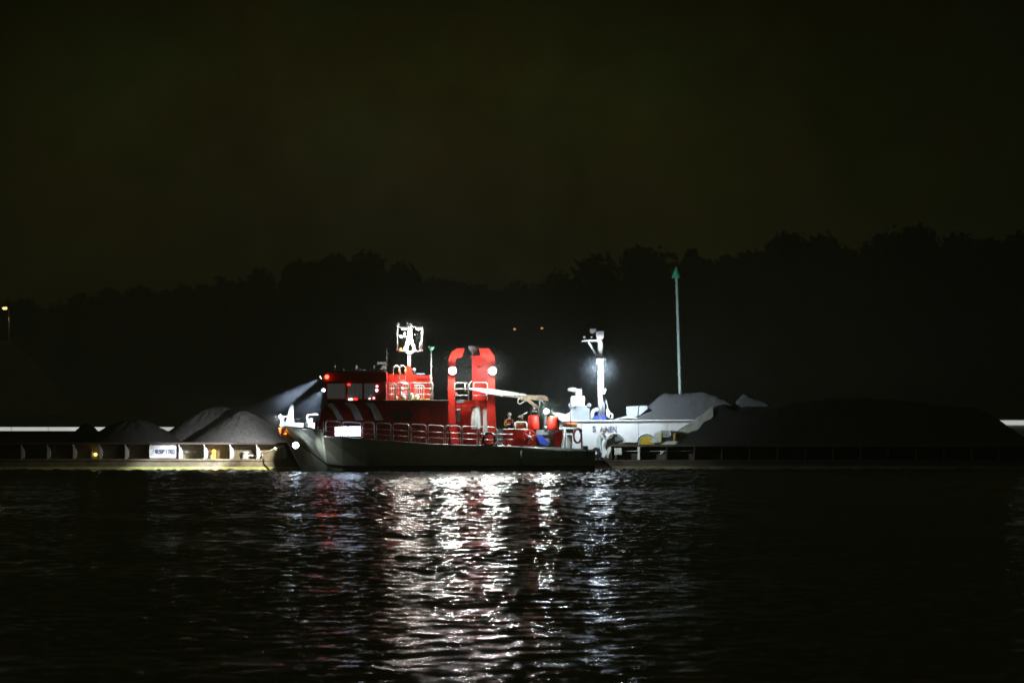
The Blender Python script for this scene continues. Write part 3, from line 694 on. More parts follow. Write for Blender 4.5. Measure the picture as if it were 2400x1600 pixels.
# beacon pole
YP = YS + sw + 0.9
bt, bbm = W(1586, 650, YP), W(1594, 930, YP)
d = (bt - bbm); bot = bbm - d * ((bbm.z + 1.0) / d.z)
bc = thing('beacon_pole', 'tall white pole topped by a green cone, rising behind the gravel', 'beacon', (bot.x, YP, 0))
MB().tube([bot, bt], 0.085, 10).build('pole', mat('pale_teal_paint', (0.62, 0.85, 0.78), 0.4, var=0.15), bc)
tip = W(1585.2, 626, YP)
MB().lathe((tip.x, YP, Z(651, YP)), [(S(11, YP), 0), (S(11, YP), 0.03), (0.05, tip.z - Z(651, YP)), (0.02, tip.z - Z(651, YP) + .05)], 20).build('topmark', M_GREEN, bc)


# ================================================================ RED FIREBOAT
YC = 2.6
boat = thing('fireboat', 'dark hulled red rescue boat with white diagonal stripes and a red gantry', 'boat', (X(1010), YC, 0))
stn = [  # column, top row, chine row, deck half beam, chine half beam, rake
 (652, 998, 1012, .10, .04, .50), (660, 999, 1022, .62, .16, .49), (676, 1000.5, 1036, 1.22, .42, .46), (700, 1003, 1056, 1.78, .85, .38),
 (728, 1005.5, 1074, 2.16, 1.35, .25), (752, 1008, 1086, 2.38, 1.72, .12), (758, 1022, 1088, 2.42, 1.80, .10), (800, 1024.5, 1092, 2.54, 2.08, .03),
 (860, 1029, 1093, 2.6, 2.26, 0), (1010, 1041, 1093, 2.6, 2.34, 0), (1200, 1047, 1093, 2.6, 2.34, 0), (1222, 1048, 1093, 2.6, 2.34, 0), (1395, 1059, 1093, 2.52, 2.28, 0)]
hv, hf = [], []
prof_top = []
for (px, yt, yc, hb, hc, rk) in stn:
    x0, zt, zc = X(px), Z(yt), Z(yc)
    zc = min(zc, zt - 0.12)
    half = [(hb, zt), (hb * 0.72 + hc * 0.28, zt * .6 + zc * .4), (hc, zc), (hc * .93, min(zc - .06, 0.0)), (hc * .5, -0.6), (0.0, -0.85)]
    ring = [(x0 + rk * (zt - z), YC - h, z) for h, z in half] + [(x0 + rk * (zt - z), YC + h, z) for h, z in reversed(half[:-1])]
    hv += ring; prof_top.append((x0, zt, hb))
L = 11
for i in range(len(stn) - 1):
    for k in range(L - 1): hf.append((i * L + k, i * L + k + 1, (i + 1) * L + k + 1, (i + 1) * L + k))
hf.append(tuple(range(L))); hf.append(tuple((len(stn) - 1) * L + k for k in range(L)))
hull = MB().add(hv, hf).build('hull', M_HULL, boat)
dk = MB(); dv = []
for (x0, zt, hb) in prof_top: dv += [(x0 + .02, YC - hb + .04, zt - .05), (x0 + .02, YC + hb - .04, zt - .05)]
dk.add(dv, [(2 * i, 2 * i + 2, 2 * i + 3, 2 * i + 1) for i in range(len(prof_top) - 1)]).build('deck', M_GREY, boat)
gw = MB()
gw.tube([(x0, YC - hb - .01, zt + .0) for (x0, zt, hb) in prof_top[6:]], 0.045, 8); gw.tube([(x0, YC + hb + .01, zt) for (x0, zt, hb) in prof_top[6:]], 0.045, 8)
gw.tube([(x0, YC - hb - .01, zt) for (x0, zt, hb) in prof_top[:6]], 0.05, 8); gw.tube([(x0, YC + hb + .01, zt) for (x0, zt, hb) in prof_top[:6]], 0.05, 8)
gw.build('gunwale', M_STEEL, hull)
sr = MB()
for sgn in (-1, 1):
    sr.tube([(X(px) + rk * (Z(yt) - min(Z(yc), Z(yt) - .12)), YC + sgn * (hc + .02), min(Z(yc), Z(yt) - .12)) for (px, yt, yc, hb, hc, rk) in stn[1:]], 0.05, 8)
sr.build('spray_rail', M_DARK, hull)
sb = MB(); sb.tube([(X(652) + .5 * (Z(998) - z) - .03, YC, z) for z in (1.95, 1.2, .5, -.1)], 0.05, 8); sb.build('stem_bar', M_WHITE, hull)
# side fender panel aft
MB().pbox(1223, 1056, 1372, 1074, -0.07, 0.03).build('fender_panel', M_LTGREY, hull)
MB().tube([W(1222, 1056, -0.06), W(1220, 1094, 0.2)], 0.05, 8).build('fender_post', M_GREY, hull)
# bow fender
bf = MB()
bpts = []
for k in range(9):
    a = -0.5 * math.pi + math.pi * k / 8
    bpts.append((X(659) - 0.32 * math.cos(a) + .05, YC + 0.75 * math.sin(a)))
for (z0, z1, off) in ((Z(1031), Z(1018.5), .14), (Z(1017.5), Z(1003), .02)):
    vs = [(x + off, y, z0) for x, y in bpts] + [(x + off - .06, y, z1) for x, y in bpts] + [(X(675) + off, YC, z0), (X(675) + off, YC, z1)]
    fs = [(k, k + 1, k + 10, k + 9) for k in range(8)] + [tuple(list(range(9)) + [18]), tuple(list(range(17, 8, -1)) + [19]), (0, 9, 19, 18), (8, 17, 19, 18)]
    bf.add(vs, fs)
bf.build('bow_fender', M_ORANGE, hull)
def lamp_head(name, px, py, Y, r, lens, parent, kind='drum', body=M_DKGREY):
    p = W(px, py, Y)
    h = MB().lathe((p.x, Y, p.z), [(r * .6, 0), (r, .02)], 14)
    h = MB().tube([p + Vector((0, .02, 0)), p + Vector((0, .22, 0))], r * 1.15, 14, r1=r * 0.7)
    ho = h.build(name, body, parent)
    MB().tube([p + Vector((0, -.02, 0)), p + Vector((0, .018, 0))], r, 14).build('lens', lens, ho)
    return ho, p
# orange lamp on the bow
h, p = lamp_head('bow_marker_light', 668, 1016, 2.05, 0.08, M_LENSO, boat)
lamp('POINT', p + Vector((-.02, -.08, .04)), 9, (1, .4, .06), h, .05)
# cool floodlight low on the bow flank
h, p = lamp_head('bow_flank_light', 693, 1043, 1.0, 0.16, M_LENSB, boat)
MB().tube([p + Vector((0, .2, 0)), p + Vector((.1, .75, 0))], .04, 8).build('lamp_bracket', M_DKGREY, h)
lamp('POINT', p + Vector((-.1, -.16, .02)), 12, (.82, .95, 1.0), h, .12)
lamp('SPOT', p + Vector((.05, -.75, .02)), 110, (.86, .96, .95), h, .12, target=W(860, 1066, -.2), cone=75, blend=.8)

# --- foredeck fittings
fd = Z(1004)
MB().pprism([(668, 1003), (671, 985), (680, 951), (683.5, 948.5), (687.5, 949), (687.5, 975), (689, 986), (693, 1003)], YC - .16, YC + .16).build('bow_post', M_WHITE, boat)
MB().box(X(660), X(735), YC - .8, YC + .8, fd - .03, Z(992)).build('foredeck_plinth', M_WHITE, boat)
MB().pprism([(657, 999), (658.5, 971.5), (663, 972.5), (668, 974), (676, 973), (676, 977), (666, 978), (666, 987), (675, 988), (676, 999)], YC - .9, YC - .8).build('bow_roller_frame', M_WHITE, boat)
g1 = MB(); g1.tube([W(719, 1000, 1.7), W(719, 979, 1.7), W(721, 973.5, 1.7), W(726, 971.5, 1.7), W(745, 971.5, 1.7)], S(2.6), 10)
g1.tube([W(719, 983.5, 1.7), W(733, 983.5, 1.7)], S(2.3), 8); g1.build('gooseneck_vent', M_WHITE, boat)
MB().pbox(722, 987, 732, 1001, 1.6, 2.1).build('white_locker', M_WHITE, boat)
fr = MB(); fr.tube([W(688, 979.5, .9), W(712, 979.5, .7), W(716, 982, .6)], .022, 6); fr.tube([W(697, 980, .85), W(700, 992, .85)], .02, 6); fr.tube([W(712, 979.5, .7), W(714, 1003, .7)], .02, 6)
fr.build('foredeck_rail', M_RAIL, boat)
h, p = lamp_head('foredeck_floodlight', 657.5, 975, 1.75, 0.08, M_LENS, boat)
lamp('SPOT', p + Vector((-.05, -.16, .0)), 2300, (1.0, .97, .92), h, .06, target=W(540, 1112, YL + 0.3), cone=118, blend=1.0)
for (px, m_) in ((741, M_RED), (749, M_BLUE)):
    MB().tube([W(px, 1006, .75), W(px + 1, 985, .75)], .07, 8).build('hose_coil', m_, boat)

# --- lower deckhouse
YH0, YH1 = 0.62, 4.58
hs = [(748, 1024), (750, 985), (753, 963), (764, 946), (770, 941), (1050, 941), (1050, 1043), (860, 1030)]
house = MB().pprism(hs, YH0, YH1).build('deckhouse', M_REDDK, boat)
stripe_pts = [[(764.5, 947), (779, 944), (790, 958), (806, 984), (792, 984), (779, 960)], [(806, 943.5), (828, 943.5), (838, 956), (852, 984), (833, 984), (822, 958)], [(855, 943.5), (875, 943.5), (886, 958), (899, 984), (880, 984), (869, 958)]]
for s_ in stripe_pts:
    MB().pprism(s_, YH0 - .014, YH0 - .003).build('diagonal_stripe', M_WHITE, house)
for (a_, b_) in ((785.5, 814.5), (817.5, 846)):
    wf = MB()
    wf.pbox(a_ - 1.5, 997.5, b_ + 1.5, 999.3, YH0 - .03, YH0 - .002); wf.pbox(a_ - 1.5, 1021, b_ + 1.5, 1022.6, YH0 - .03, YH0 - .002)
    wo = wf.build('lit_window', M_DKGREY, house)
    MB().pbox(a_, 999.4, b_, 1020.8, YH0 - .022, YH0 - .001).build('pane', M_LITWIN, wo)
MB().pprism([(763, 940.8), (1052, 940.8), (1052, 937.8), (767, 937.8)], YH0 - .08, YH1 + .08).build('deckhouse_roof', M_DKGREY, boat)
for (xa, ya, xb, yb, nm) in ((925, 962, 937, 985, 'door_recess'), (940, 962, 966, 978, 'vent_grille'), (985, 955, 1006, 1020, 'side_door')):
    MB().pbox(xa, ya, xb, yb, YH0 - .018, YH0 - .002).build(nm, M_RED if nm == 'side_door' else M_DKGREY, house)

# --- wheelhouse
YW0, YW1 = 0.85, 4.35
ws = [(769, 938), (764, 920), (766, 899), (772, 893), (905, 893), (905, 938)]
wh = MB().pprism([(768, 938), (763, 934), (904, 934), (904, 938)], YW0, YW1)
wh.pprism([(763, 893), (904, 893), (904, 898.5), (765, 898.5)], YW0, YW1)
for (a_, b_) in ((809.5, 815), (849, 853.5), (879, 904)): wh.pprism([(a_, 898.5), (b_, 898.5), (b_, 934), (a_, 934)], YW0, YW0 + .10); wh.pprism([(a_, 898.5), (b_, 898.5), (b_, 934), (a_, 934)], YW1 - .1, YW1)
wh.box(X(880), X(904, 0), YW0 + .1, YW1 - .1, Z(934), Z(898.5))
for yy in (YW0, 1.95, 3.1, YW1 - .1): wh.pprism([(763, 898.5), (767, 898.5), (766, 934), (762, 934)], yy, yy + .1)
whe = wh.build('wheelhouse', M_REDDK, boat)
for (a_, b_) in ((767, 809.5), (815, 849), (853.5, 879)):
    MB().pprism([(a_, 898.6), (b_, 898.6), (b_, 933.9), (a_, 933.9)], YW0 + .04, YW0 + .06).build('window', M_PANE, whe)
    MB().pprism([(a_, 898.6), (b_, 898.6), (b_, 933.9), (a_, 933.9)], YW1 - .06, YW1 - .04).build('window', M_PANE, whe)
for y0 in (YW0 + .1, 2.05, 3.2): MB().pprism([(764.6, 898.6), (765.4, 898.6), (764.4, 933.9), (763.6, 933.9)], y0, y0 + 1.0).build('window', M_PANE, whe)
# wipers, as thin bright curves on the panes
wp = MB()
wp.tube([W(836, 903, YW0), W(841, 915, YW0), W(843, 932, YW0)], .018, 5); wp.tube([W(802, 918, YW0), W(806, 930, YW0)], .012, 5); wp.tube([W(867, 908, YW0), W(871, 931, YW0)], .012, 5)
wp.build('wiper', M_LTGREY, whe)
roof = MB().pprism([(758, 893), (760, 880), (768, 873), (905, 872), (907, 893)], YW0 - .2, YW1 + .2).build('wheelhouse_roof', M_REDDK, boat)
MB().pprism([(768, 872.8), (905, 871.8), (900, 868), (780, 869.5)], YW0 + .2, YW1 - .2).build('roof_plate', M_DKGREY, roof)
def roof_lamp(px, py, Y, r, yb):
    p = W(px, py, Y)
    MB().tube([W(px - 3, yb, Y), W(px, py + 4, Y)], .03, 6).build('roof_lamp_stalk', M_DKGREY, boat)
    MB().ball(p, r, 12, r * 1.25).build('roof_lamp', M_OFFWH, boat)
roof_lamp(784, 859, 1.3, .07, 871); roof_lamp(834, 861.5, 1.3, .10, 871); roof_lamp(876, 860, 1.4, .07, 871)
MB().tube([W(837, 867.5, 1.3), W(857, 867.5, 1.3)], .022, 6).build('wiper_arm', M_LTGREY, boat)
for px in (804, 831, 843): MB().lathe(W(px, 871, 1.5), [(.09, 0), (.09, .05), (.05, .12), (.03, .16)], 10).build('roof_vent', M_GREY, boat)
rd = MB(); rd.pbox(884, 848.5, 906, 854, 1.9, 2.15); rdo = rd.build('radar_scanner', M_OFFWH, boat)
MB().pbox(894, 857, 904, 865, 1.85, 2.25).build('radar_gearbox', M_OFFWH, rdo); MB().tube([W(896, 866, 2.05), W(896, 872, 2.05)], .06, 8).build('radar_stand', M_RED, rdo)
MB().tube([W(886, 864.6, 2), W(896, 864.2, 2)], .025, 6).build('radar_cable', M_OFFWH, rdo)
MB().tube([W(906.5, 872, 1.6), W(906.5, 818, 1.6)], .018, 6, r1=.008).build('whip_antenna', M_LTGREY, boat)
# searchlight with its beam, and the red port light
so = MB().tube([W(752, 884.5, .75), W(761, 881, .75)], .10, 14).build('searchlight', M_DKGREY, boat)
MB().tube([W(751.4, 884.8, .75), W(752.0, 884.5, .75)], .085, 14).build('lens', M_LENS, so)
lamp('SPOT', W(750.8, 885.2, .75), 24000, (.80, .88, 1.0), so, .05, target=W(655, 945, YC - .6), cone=22, blend=.6)
nl = MB().box(X(764), X(770), .62, .8, Z(886), Z(878)).build('port_light', M_DARK, boat)
MB().ball(W(766, 883, .56), .11, 12).build('lens', M_LENSRP, nl)
lamp('SPOT', W(764, 883, .36), 14, (1, .03, .02), nl, .06, target=W(740, 930, -2), cone=140, blend=.5)
# small lamps seen in and on the wheelhouse windows
for (px, py, w_, h_, m_, nm) in ((817.5, 901, 3.6, 2.2, M_LENSR, 'red_lamp'), (833, 935, 4.5, 2.4, M_LENSR, 'red_lamp'), (821.5, 935.4, 4.5, 1.4, M_LENS, 'instrument_light'), (883.5, 905, 2.2, 3.4, M_LENSRW, 'pink_lamp'), (883, 914.5, 2.4, 3.0, M_LITWIN, 'instrument_light'), (876, 932.5, 3.2, 3.0, M_LENSRW, 'pink_lamp'), (866, 933.5, 1.2, 1.2, M_LENS, 'instrument_light')):
    p = W(px, py, YW0 - .06)
    MB().tube([p, p + Vector((0, .07, 0))], S(h_), 10).build(nm, m_, whe) if w_ < 2.3 or abs(w_ - h_) < 1 else MB().box(p.x - S(w_), p.x + S(w_), p.y, p.y + .06, p.z - S(h_), p.z + S(h_)).build(nm, m_, whe)

h, p = lamp_head('foredeck_worklight', 758.5, 914, 1.0, .07, M_LENSB, boat)
lamp('SPOT', W(754, 914, .86), 2000, (.76, .86, 1.0), h, .05, target=W(700, 1000, YC - .6), cone=62, blend=.6)
# --- red casing, upper deck rails
cs = MB().pprism([(905.5, 937.6), (905.5, 877), (976, 877), (977, 879.5), (1013, 879.5), (1013, 937.6)], 2.3, 4.2).build('red_casing', M_RED, boat)
cb = MB(); cb.pbox(976, 884, 1012, 886, 2.24, 2.3); cb.pbox(976, 892, 1012, 893.5, 2.25, 2.3); cb.pbox(994, 912, 996, 930, 2.25, 2.3); cb.pbox(1004, 912, 1006, 930, 2.25, 2.3); cb.build('casing_rib', M_RED, cs)
for (a_, b_) in ((905, 926), (928, 958), (960, 1014)):
    MB().tube(hoop(((a_, 897), (b_, 897), 937.5, 937.5), .75, 4), .024, 6).build('upper_rail_panel', M_RAIL, boat)
    r2 = MB()
    for yy in (910, 924): r2.tube([W(a_, yy, .75), W(b_, yy, .75)], .019, 6)
    r2.build('upper_rail_bar', M_RAIL, boat)
# stretcher cage and bagged gear on the upper deck
for (a_, b_, yt) in ((913, 939, 902), (941, 956, 900), (972, 993, 903)):
    MB().tube(hoop(((a_, yt), (b_, yt), 936, 936), 1.35, 3), .028, 6).build('gear_frame', M_STEEL, boat)
cg = MB()
for px in (917, 922, 928, 933, 946, 951, 977, 983, 988): cg.tube([W(px, 903, 1.35), W(px, 936, 1.35)], .016, 5)
for yy in (908, 919, 930): cg.tube([W(913, yy, 1.36), W(956, yy, 1.36)], .015, 5)
cg.build('gear_basket', M_STEEL, boat)
for (a_, b_, yt, nm) in ((923, 934, 929, 'kit_bag'), (941, 953, 928, 'kit_bag'), (960, 970, 922, 'kit_bag'), (973, 982, 925, 'kit_bag')):
    c = W((a_ + b_) / 2, (yt + 936) / 2, 1.2); MB().ball(c, S(b_ - a_) / 2, 10, S(936 - yt) / 2 + .03).build(nm, M_WHITE, boat)
MB().pbox(925, 936.4, 951, 938.4, .7, 1.3).build('grating', M_YELGRN, boat); MB().pbox(963, 934.8, 1007, 936.5, .9, 1.9).build('grating', M_YELGRN, boat)
MB().pbox(934, 890.5, 947, 893.2, 1.25, 1.6).build('white_tray', M_WHITE, boat)
for (a_, b_) in ((922, 935.5), (937.5, 950)):
    pts = [W(a_, 878, 2.0), W(a_, 864, 2.0)] + [W((a_ + b_) / 2 - (b_ - a_) / 2 * math.cos(math.pi * k / 6), 864 - 7 * math.sin(math.pi * k / 6), 2.0) for k in range(1, 6)] + [W(b_, 864, 2.0), W(b_, 892, 2.0)]
    MB().tube(pts, S(1.25), 8).build('breather_pipe', M_WHITE, boat)
    MB().tube([W(b_, 865, 2.0), W(b_, 879, 2.0)], S(2.2), 8).build('pipe_cap', M_ORANGE, boat)
MB().tube([W(970, 878, 2.0), W(970, 868, 2.0)], .05, 8).build('vent_stub', M_GREY, boat); MB().ball(W(971, 867, 2.0), .10, 10).build('vent_ball', M_GREY, boat)
bs_ = MB().pbox(976.5, 874.8, 995.5, 877, 1.9, 2.05).build('blue_light_strip', M_BLUEST, boat)

# --- mast with rectangular frame
YMa = 2.6
mp = MB(); mp.tube([W(959, 879, YMa), W(959, 826, YMa)], S(3.9), 12); mpo = mp.build('mast', M_WHITE, boat)
MB().pprism([(951, 879), (951, 860), (956, 856), (962, 858), (965, 866), (966, 879)], YMa - .25, YMa + .2).build('mast_foot', M_RED, mpo)
fr = MB(); fr.tube([W(931, 821, YMa), W(931.5, 769, YMa)], S(1.3), 8); fr.tube([W(988, 821, YMa), W(990, 766, YMa)], S(2.2), 8); fr.tube([W(931, 765.5, YMa), W(991, 765.5, YMa)], S(1.1), 8)
fr.tube([W(930, 821, YMa), W(945, 823, YMa), W(975, 823, YMa), W(991, 821, YMa)], S(1.9), 8); fr.tube([W(984, 821, YMa), W(984.5, 801, YMa)], S(1.5), 8)
fr.build('mast_frame', M_WHITE, mpo)
MB().pprism([(944, 822), (976, 822), (965, 829), (960, 831), (955, 828)], YMa - .12, YMa + .12).build('mast_bracket', M_WHITE, mpo)
af = MB(); af.pprism([(957, 768), (965, 768), (966, 790), (976, 822), (967, 822), (961.5, 802), (955.5, 822), (944, 822), (955, 790)], YMa - .14, YMa + .14); af.build('mast_tower', M_WHITE, mpo)
MB().tube([W(956, 792, YMa), W(948, 787, YMa), W(949, 779, YMa)], S(2.4), 8).build('mast_arm', M_WHITE, mpo)
MB().ball(W(939.5, 789.5, YMa - .1), S(4.6), 12).build('radome', M_WHITE, mpo)
MB().ball(W(939, 817.5, YMa - .1), S(3.2), 10, S(2)).build('orange_lamp', M_LENSO, mpo)
MB().lathe(W(933, 764.5, YMa), [(S(2), 0), (S(4), S(2)), (S(4), S(8)), (S(2), S(9.5))], 12).build('camera_dome', M_GREY, mpo)
MB().tube([W(955, 765, YMa), W(955, 752, YMa)], .03, 6).build('antenna', M_GREY, mpo); MB().tube([W(964, 765, YMa), W(963, 757, YMa)], .05, 8).build('antenna', M_GREY, mpo)
for px in (947.5, 980.5):
    p = W(px, 767, YMa - .35)
    fl = MB().box(p.x - S(6.8), p.x + S(6.8), p.y - .1, p.y + .3, p.z - .02, p.z + S(3.6)).build('mast_floodlight', M_DKGREY, boat)
    MB().lathe((p.x, p.y + .05, p.z - .13), [(S(3), 0), (S(6.2), .04), (S(6.4), .1)], 14).build('lens', M_LENS, fl)
    lamp('POINT', (p.x, p.y - .05, p.z - .24), 130, (.97, 1.0, .88), fl, .12)
    lamp('SPOT', (p.x, p.y - .25, p.z - .26), 1900, (.97, 1.0, .88), fl, .12, target=(p.x + .4, p.y - .9, p.z - 5), cone=75, blend=.6)
# slim pole with a flared head
MB().tube([W(1010, 937, .8), W(1010, 878, .8)], S(2.2), 8).build('aerial_foot', M_STEEL, boat)
ap = MB().tube([W(1010, 880, .8), W(1010, 820, .8)], S(1.7), 8).build('aerial_pole', M_OFFWH, boat)
MB().lathe(W(1010.5, 821, .8), [(S(2), 0), (S(4), S(2)), (S(7), S(7)), (S(8), S(9)), (S(5), S(10))], 14).build('aerial_head', M_GREEN, ap)
# yellow-white deck line (inflatable fender) omitted where nothing shows

# --- red gantry and funnel
gL = [(1050, 870), (1051, 842), (1060, 824), (1071, 816), (1089, 816), (1083, 836), (1069, 839), (1067, 852), (1066, 960), (1069, 1000), (1075, 1041), (1058, 1041), (1053, 1000), (1050, 945)]
gR = [(1142, 945), (1143, 852), (1139, 838), (1127, 836), (1122, 816), (1146, 816), (1158, 833), (1160, 852), (1160, 945), (1163, 1000), (1165, 1041), (1147, 1041), (1143, 1000)]
gantry = MB().pprism(gL, 1.15, 1.75).build('gantry_leg', M_RED, boat); MB().pprism(gR, 1.15, 1.75).build('gantry_leg', M_RED, boat)
MB().pprism([(1065, 938), (1143, 938), (1143, 952), (1065, 952)], 1.2, 1.7).build('gantry_beam', M_RED, boat)
MB().pbox(1069, 936.5, 1089, 943.5, 1.17, 1.199).build('beam_plate', M_WHITE, gantry)
fn = MB().pbox(1106.5, 836, 1143, 938, 1.9, 3.4).build('funnel', M_RED, boat)
MB().pbox(1104, 833, 1140, 838, 1.82, 3.5).build('funnel_cap', M_RED, fn); MB().ball(W(1122, 859, 1.88), S(2.6), 8).build('funnel_boss', M_RED, fn)
vh = MB(); vh.tube([W(1111, 836, 2.6), W(1111, 822, 2.6)], .12, 10); vh.lathe(W(1110, 826, 2.6), [(.12, 0), (.26, .15), (.30, .32), (.2, .38)], 14); vh.build('exhaust_head', M_GREY, fn)
ac = MB().pbox(1066, 952, 1145, 1041, 2.3, 3.9).build('aft_cabin', M_RED, boat)
MB().pbox(1067.5, 961, 1079, 988, 2.26, 2.3).build('cabin_window', M_GREY, ac)
MB().tube([W(1067, 960, 2.24), W(1079, 959.5, 2.24)], .025, 6).build('window_trim', M_OFFWH, ac)
rb_ = MB()
for px in (1084, 1093, 1099): rb_.pbox(px, 956, px + 2.2, 1040, 2.23, 2.3)
rb_.build('cabin_rib', M_RED, ac)
for (px, py) in ((1082, 955), (1158, 954)): MB().tube([W(px - 6, py - 3, 1.6), W(px - 1, py - 2, 1.55), W(px + 1, py + 4, 1.55)], .05, 8).build('yellow_pipe_bend', M_YELLOW, boat)
c = W(1116, 1005, 1.50); Hc = Z(949.5, 1.5) - c.z; rc = S(12.4, 1.5)
MB().lathe(c, [(rc * .9, 0), (rc * .95, .05), (rc, .25), (rc, Hc * .86), (rc * .93, Hc * .93), (rc * .7, Hc * .98), (rc * .3, Hc)], 20).build('white_canister', M_GLOSSW, boat)
lk = MB(); lk.pprism([(1131.5, 1013), (1132, 960), (1134, 955), (1141.5, 954), (1141.5, 1013)], 1.25, 1.39); lk.pprism([(1150.5, 954), (1156, 956), (1158, 962), (1158, 1013), (1150.5, 1013)], 1.25, 1.39)
lk.pprism([(1141.5, 954), (1150.5, 954), (1150.5, 964), (1141.5, 964)], 1.25, 1.39); lk.pprism([(1141.5, 986.5), (1150.5, 986.5), (1150.5, 1013), (1141.5, 1013)], 1.25, 1.39)
lko = lk.build('white_locker', M_GLOSSW, boat); MB().pbox(1141.5, 964, 1150.5, 986.5, 1.33, 1.38).build('locker_panel', M_RED, lko)
for px, nm in ((1060.5, 'gantry_floodlight'), (1154.5, 'gantry_floodlight')):
    h, p = lamp_head(nm, px, 868.5, .76, .205, M_LENS, boat)
    MB().box(p.x - .05, p.x + .05, .94, 1.16, p.z - .05, p.z + .05).build('lamp_bracket', M_DKGREY, h)
    q_ = p + Vector((0, -.17, -.03))
    lamp('POINT', q_, 480, (.94, 1.0, .94), h, .14)
    lamp('SPOT', q_, 700, (.94, 1.0, .94), h, .14, target=q_ + Vector((0, -.8, -.6)), cone=128, blend=.5)
# gantry upper rail
for (a_, b_, yt) in ((1066, 1098, 897), (1110, 1142, 896)): MB().tube(hoop(((a_, yt), (b_, yt), 938, 938), 1.05, 5), .026, 6).build('gantry_rail', M_RAIL, boat)
g2 = MB()
for (a_, b_, yy) in ((1066, 1098, 911), (1066, 1098, 926), (1110, 1142, 926)): g2.tube([W(a_, yy, 1.05), W(b_, yy, 1.05)], .022, 6)
g2.tube([W(1090, 898, 1.05), W(1091, 918, 1.05)], .03, 6); g2.tube([W(1100, 912, 1.0), W(1101, 897, 1.0), W(1106, 893, 1.0)], .028, 6); g2.build('gantry_rail_bar', M_RAIL, boat)
MB().ball(W(1069, 923, 1.1), .07, 8).build('red_beacon', M_LENSR, boat)

# --- side deck railing: one panel per hoop
tops = lambda px: np.interp(px, [757, 870, 960, 1010, 1165, 1180], [985.5, 990.5, 993.5, 996, 1001.5, 1002])
deck = lambda px: np.interp(px, [757, 800, 860, 1010, 1200, 1395], [1022, 1024.5, 1029, 1041, 1047, 1059])
for (a_, b_) in ((763, 798), (803, 846), (850, 878), (882, 916), (921, 958), (963, 999), (1003, 1040), (1044, 1080), (1084, 1119), (1124, 1164)):
    rp_ = MB().tube(hoop(((a_, tops(a_)), (b_, tops(b_)), deck(a_), deck(b_)), .1, 6), .026, 6).build('deck_rail_panel', M_RAIL, boat)
    br = MB()
    for f_ in (.36, .66): br.tube([W(a_, tops(a_) + f_ * (deck(a_) - tops(a_)), .1), W(b_, tops(b_) + f_ * (deck(b_) - tops(b_)), .1)], .019, 6)
    br.build('rail_bar', M_RAIL, rp_)
MB().tube([W(758, 987, .12), W(757, 1022, .12)], .03, 6).build('rail_post', M_RAIL, boat)

# --- aft deck
MB().pprism([(1179, 1007), (1232, 1007), (1250, 1012), (1257, 1043), (1200, 1046), (1179, 1045)], .28, .40).build('aft_bulwark', M_RED, boat)
MB().tube([W(1178, 1006, .32), W(1238, 1006, .32)], .035, 8).build('aft_bulwark_rail', M_RAIL, boat)
MB().pprism([(1165, 1004), (1178.5, 1004), (1178.5, 1046), (1165, 1045)], .28, .42).build('grey_pillar', M_LTGREY, boat)
for yy in (1017, 1029): MB().tube([W(1166, yy, .2), W(1202, yy + .5, .2)], .03, 6).build('aft_rail_bar', M_RAIL, boat)
MB().tube(hoop(((1207, 989.5), (1234, 989.5), 1006, 1006), .6, 5), .05, 8).build('aft_frame', M_WHITE, boat)
MB().pbox(1210, 993.5, 1229, 1005, .9, 1.3).build('orange_reel', M_ORANGE, boat)
for (px, r_) in ((1168, 6), (1179, 5.5), (1193, 6)): MB().ball(W(px, 1046, .05), S(r_), 10, S(4)).build('white_side_fender', M_WHITE, boat)
# crane
YCr = 1.9
cr = MB(); cr.pbox(1257, 1007, 1310, 1018.5, YCr - .6, YCr + .6); cro = cr.build('crane_base', M_GREY, boat)
MB().pprism([(1268, 1018.5), (1299, 1018.5), (1287, 1040), (1281, 1045), (1278, 1040)], YCr - .4, YCr + .4).build('crane_cone', M_LTGREY, cro)
MB().tube([W(1277, 1008, YCr), W(1277, 938, YCr)], S(5.6), 12, r1=S(3.4)).build('crane_column', M_GREY, cro)
MB().pprism([(1222, 928), (1236, 925), (1250, 926), (1276, 926), (1284, 931), (1285, 939), (1260, 938), (1243, 936), (1233, 941), (1220, 936)], YCr - .22, YCr + .22).build('crane_knuckle', M_BEIGE, cro)
MB().pprism([(1100, 909), (1112, 908.5), (1150, 911), (1160, 912.5), (1200, 918), (1233, 923.5), (1233, 927), (1200, 927.5), (1160, 924.5), (1140, 921.5), (1112, 914.5), (1100, 912)], YCr - .95, YCr - .65).build('crane_boom', M_WHITE, cro)
MB().tube([W(1148, 923.5, YCr - .8), W(1222, 931, YCr - .8)], S(2.2), 8).build('boom_cylinder', M_BEIGE, cro)
bb_ = MB()
for px, py in ((1140, 921), (1176, 924.5), (1211, 926)): bb_.pbox(px - 1.4, py - 1, px + 1.4, py + 4.5, YCr - .97, YCr - .62)
bb_.build('boom_clamp', M_WHITE, cro)
MB().pprism([(1234, 939), (1242, 936), (1266, 955), (1263, 962)], YCr - .2, YCr + .05).build('lift_cylinder', M_BEIGE, cro)
MB().tube([W(1267, 937, YCr - .3), W(1262, 962, YCr - .3), W(1263, 975, YCr - .3)], S(2), 8).build('crane_hose', M_OFFWH, cro)
MB().tube([W(1222, 931, YCr - .3), W(1214, 936, YCr - .35), W(1213, 943, YCr - .35), W(1218, 946.5, YCr - .35), W(1226, 942, YCr - .3), W(1229, 938, YCr - .3)], S(1.6), 8).build('hanging_hose', M_OFFWH, cro)
MB().tube([W(1269, 937, YCr - .3), W(1274, 943, YCr - .3), W(1281, 944.5, YCr - .3)], S(1.2), 6).build('boom_hook', M_OFFWH, cro)
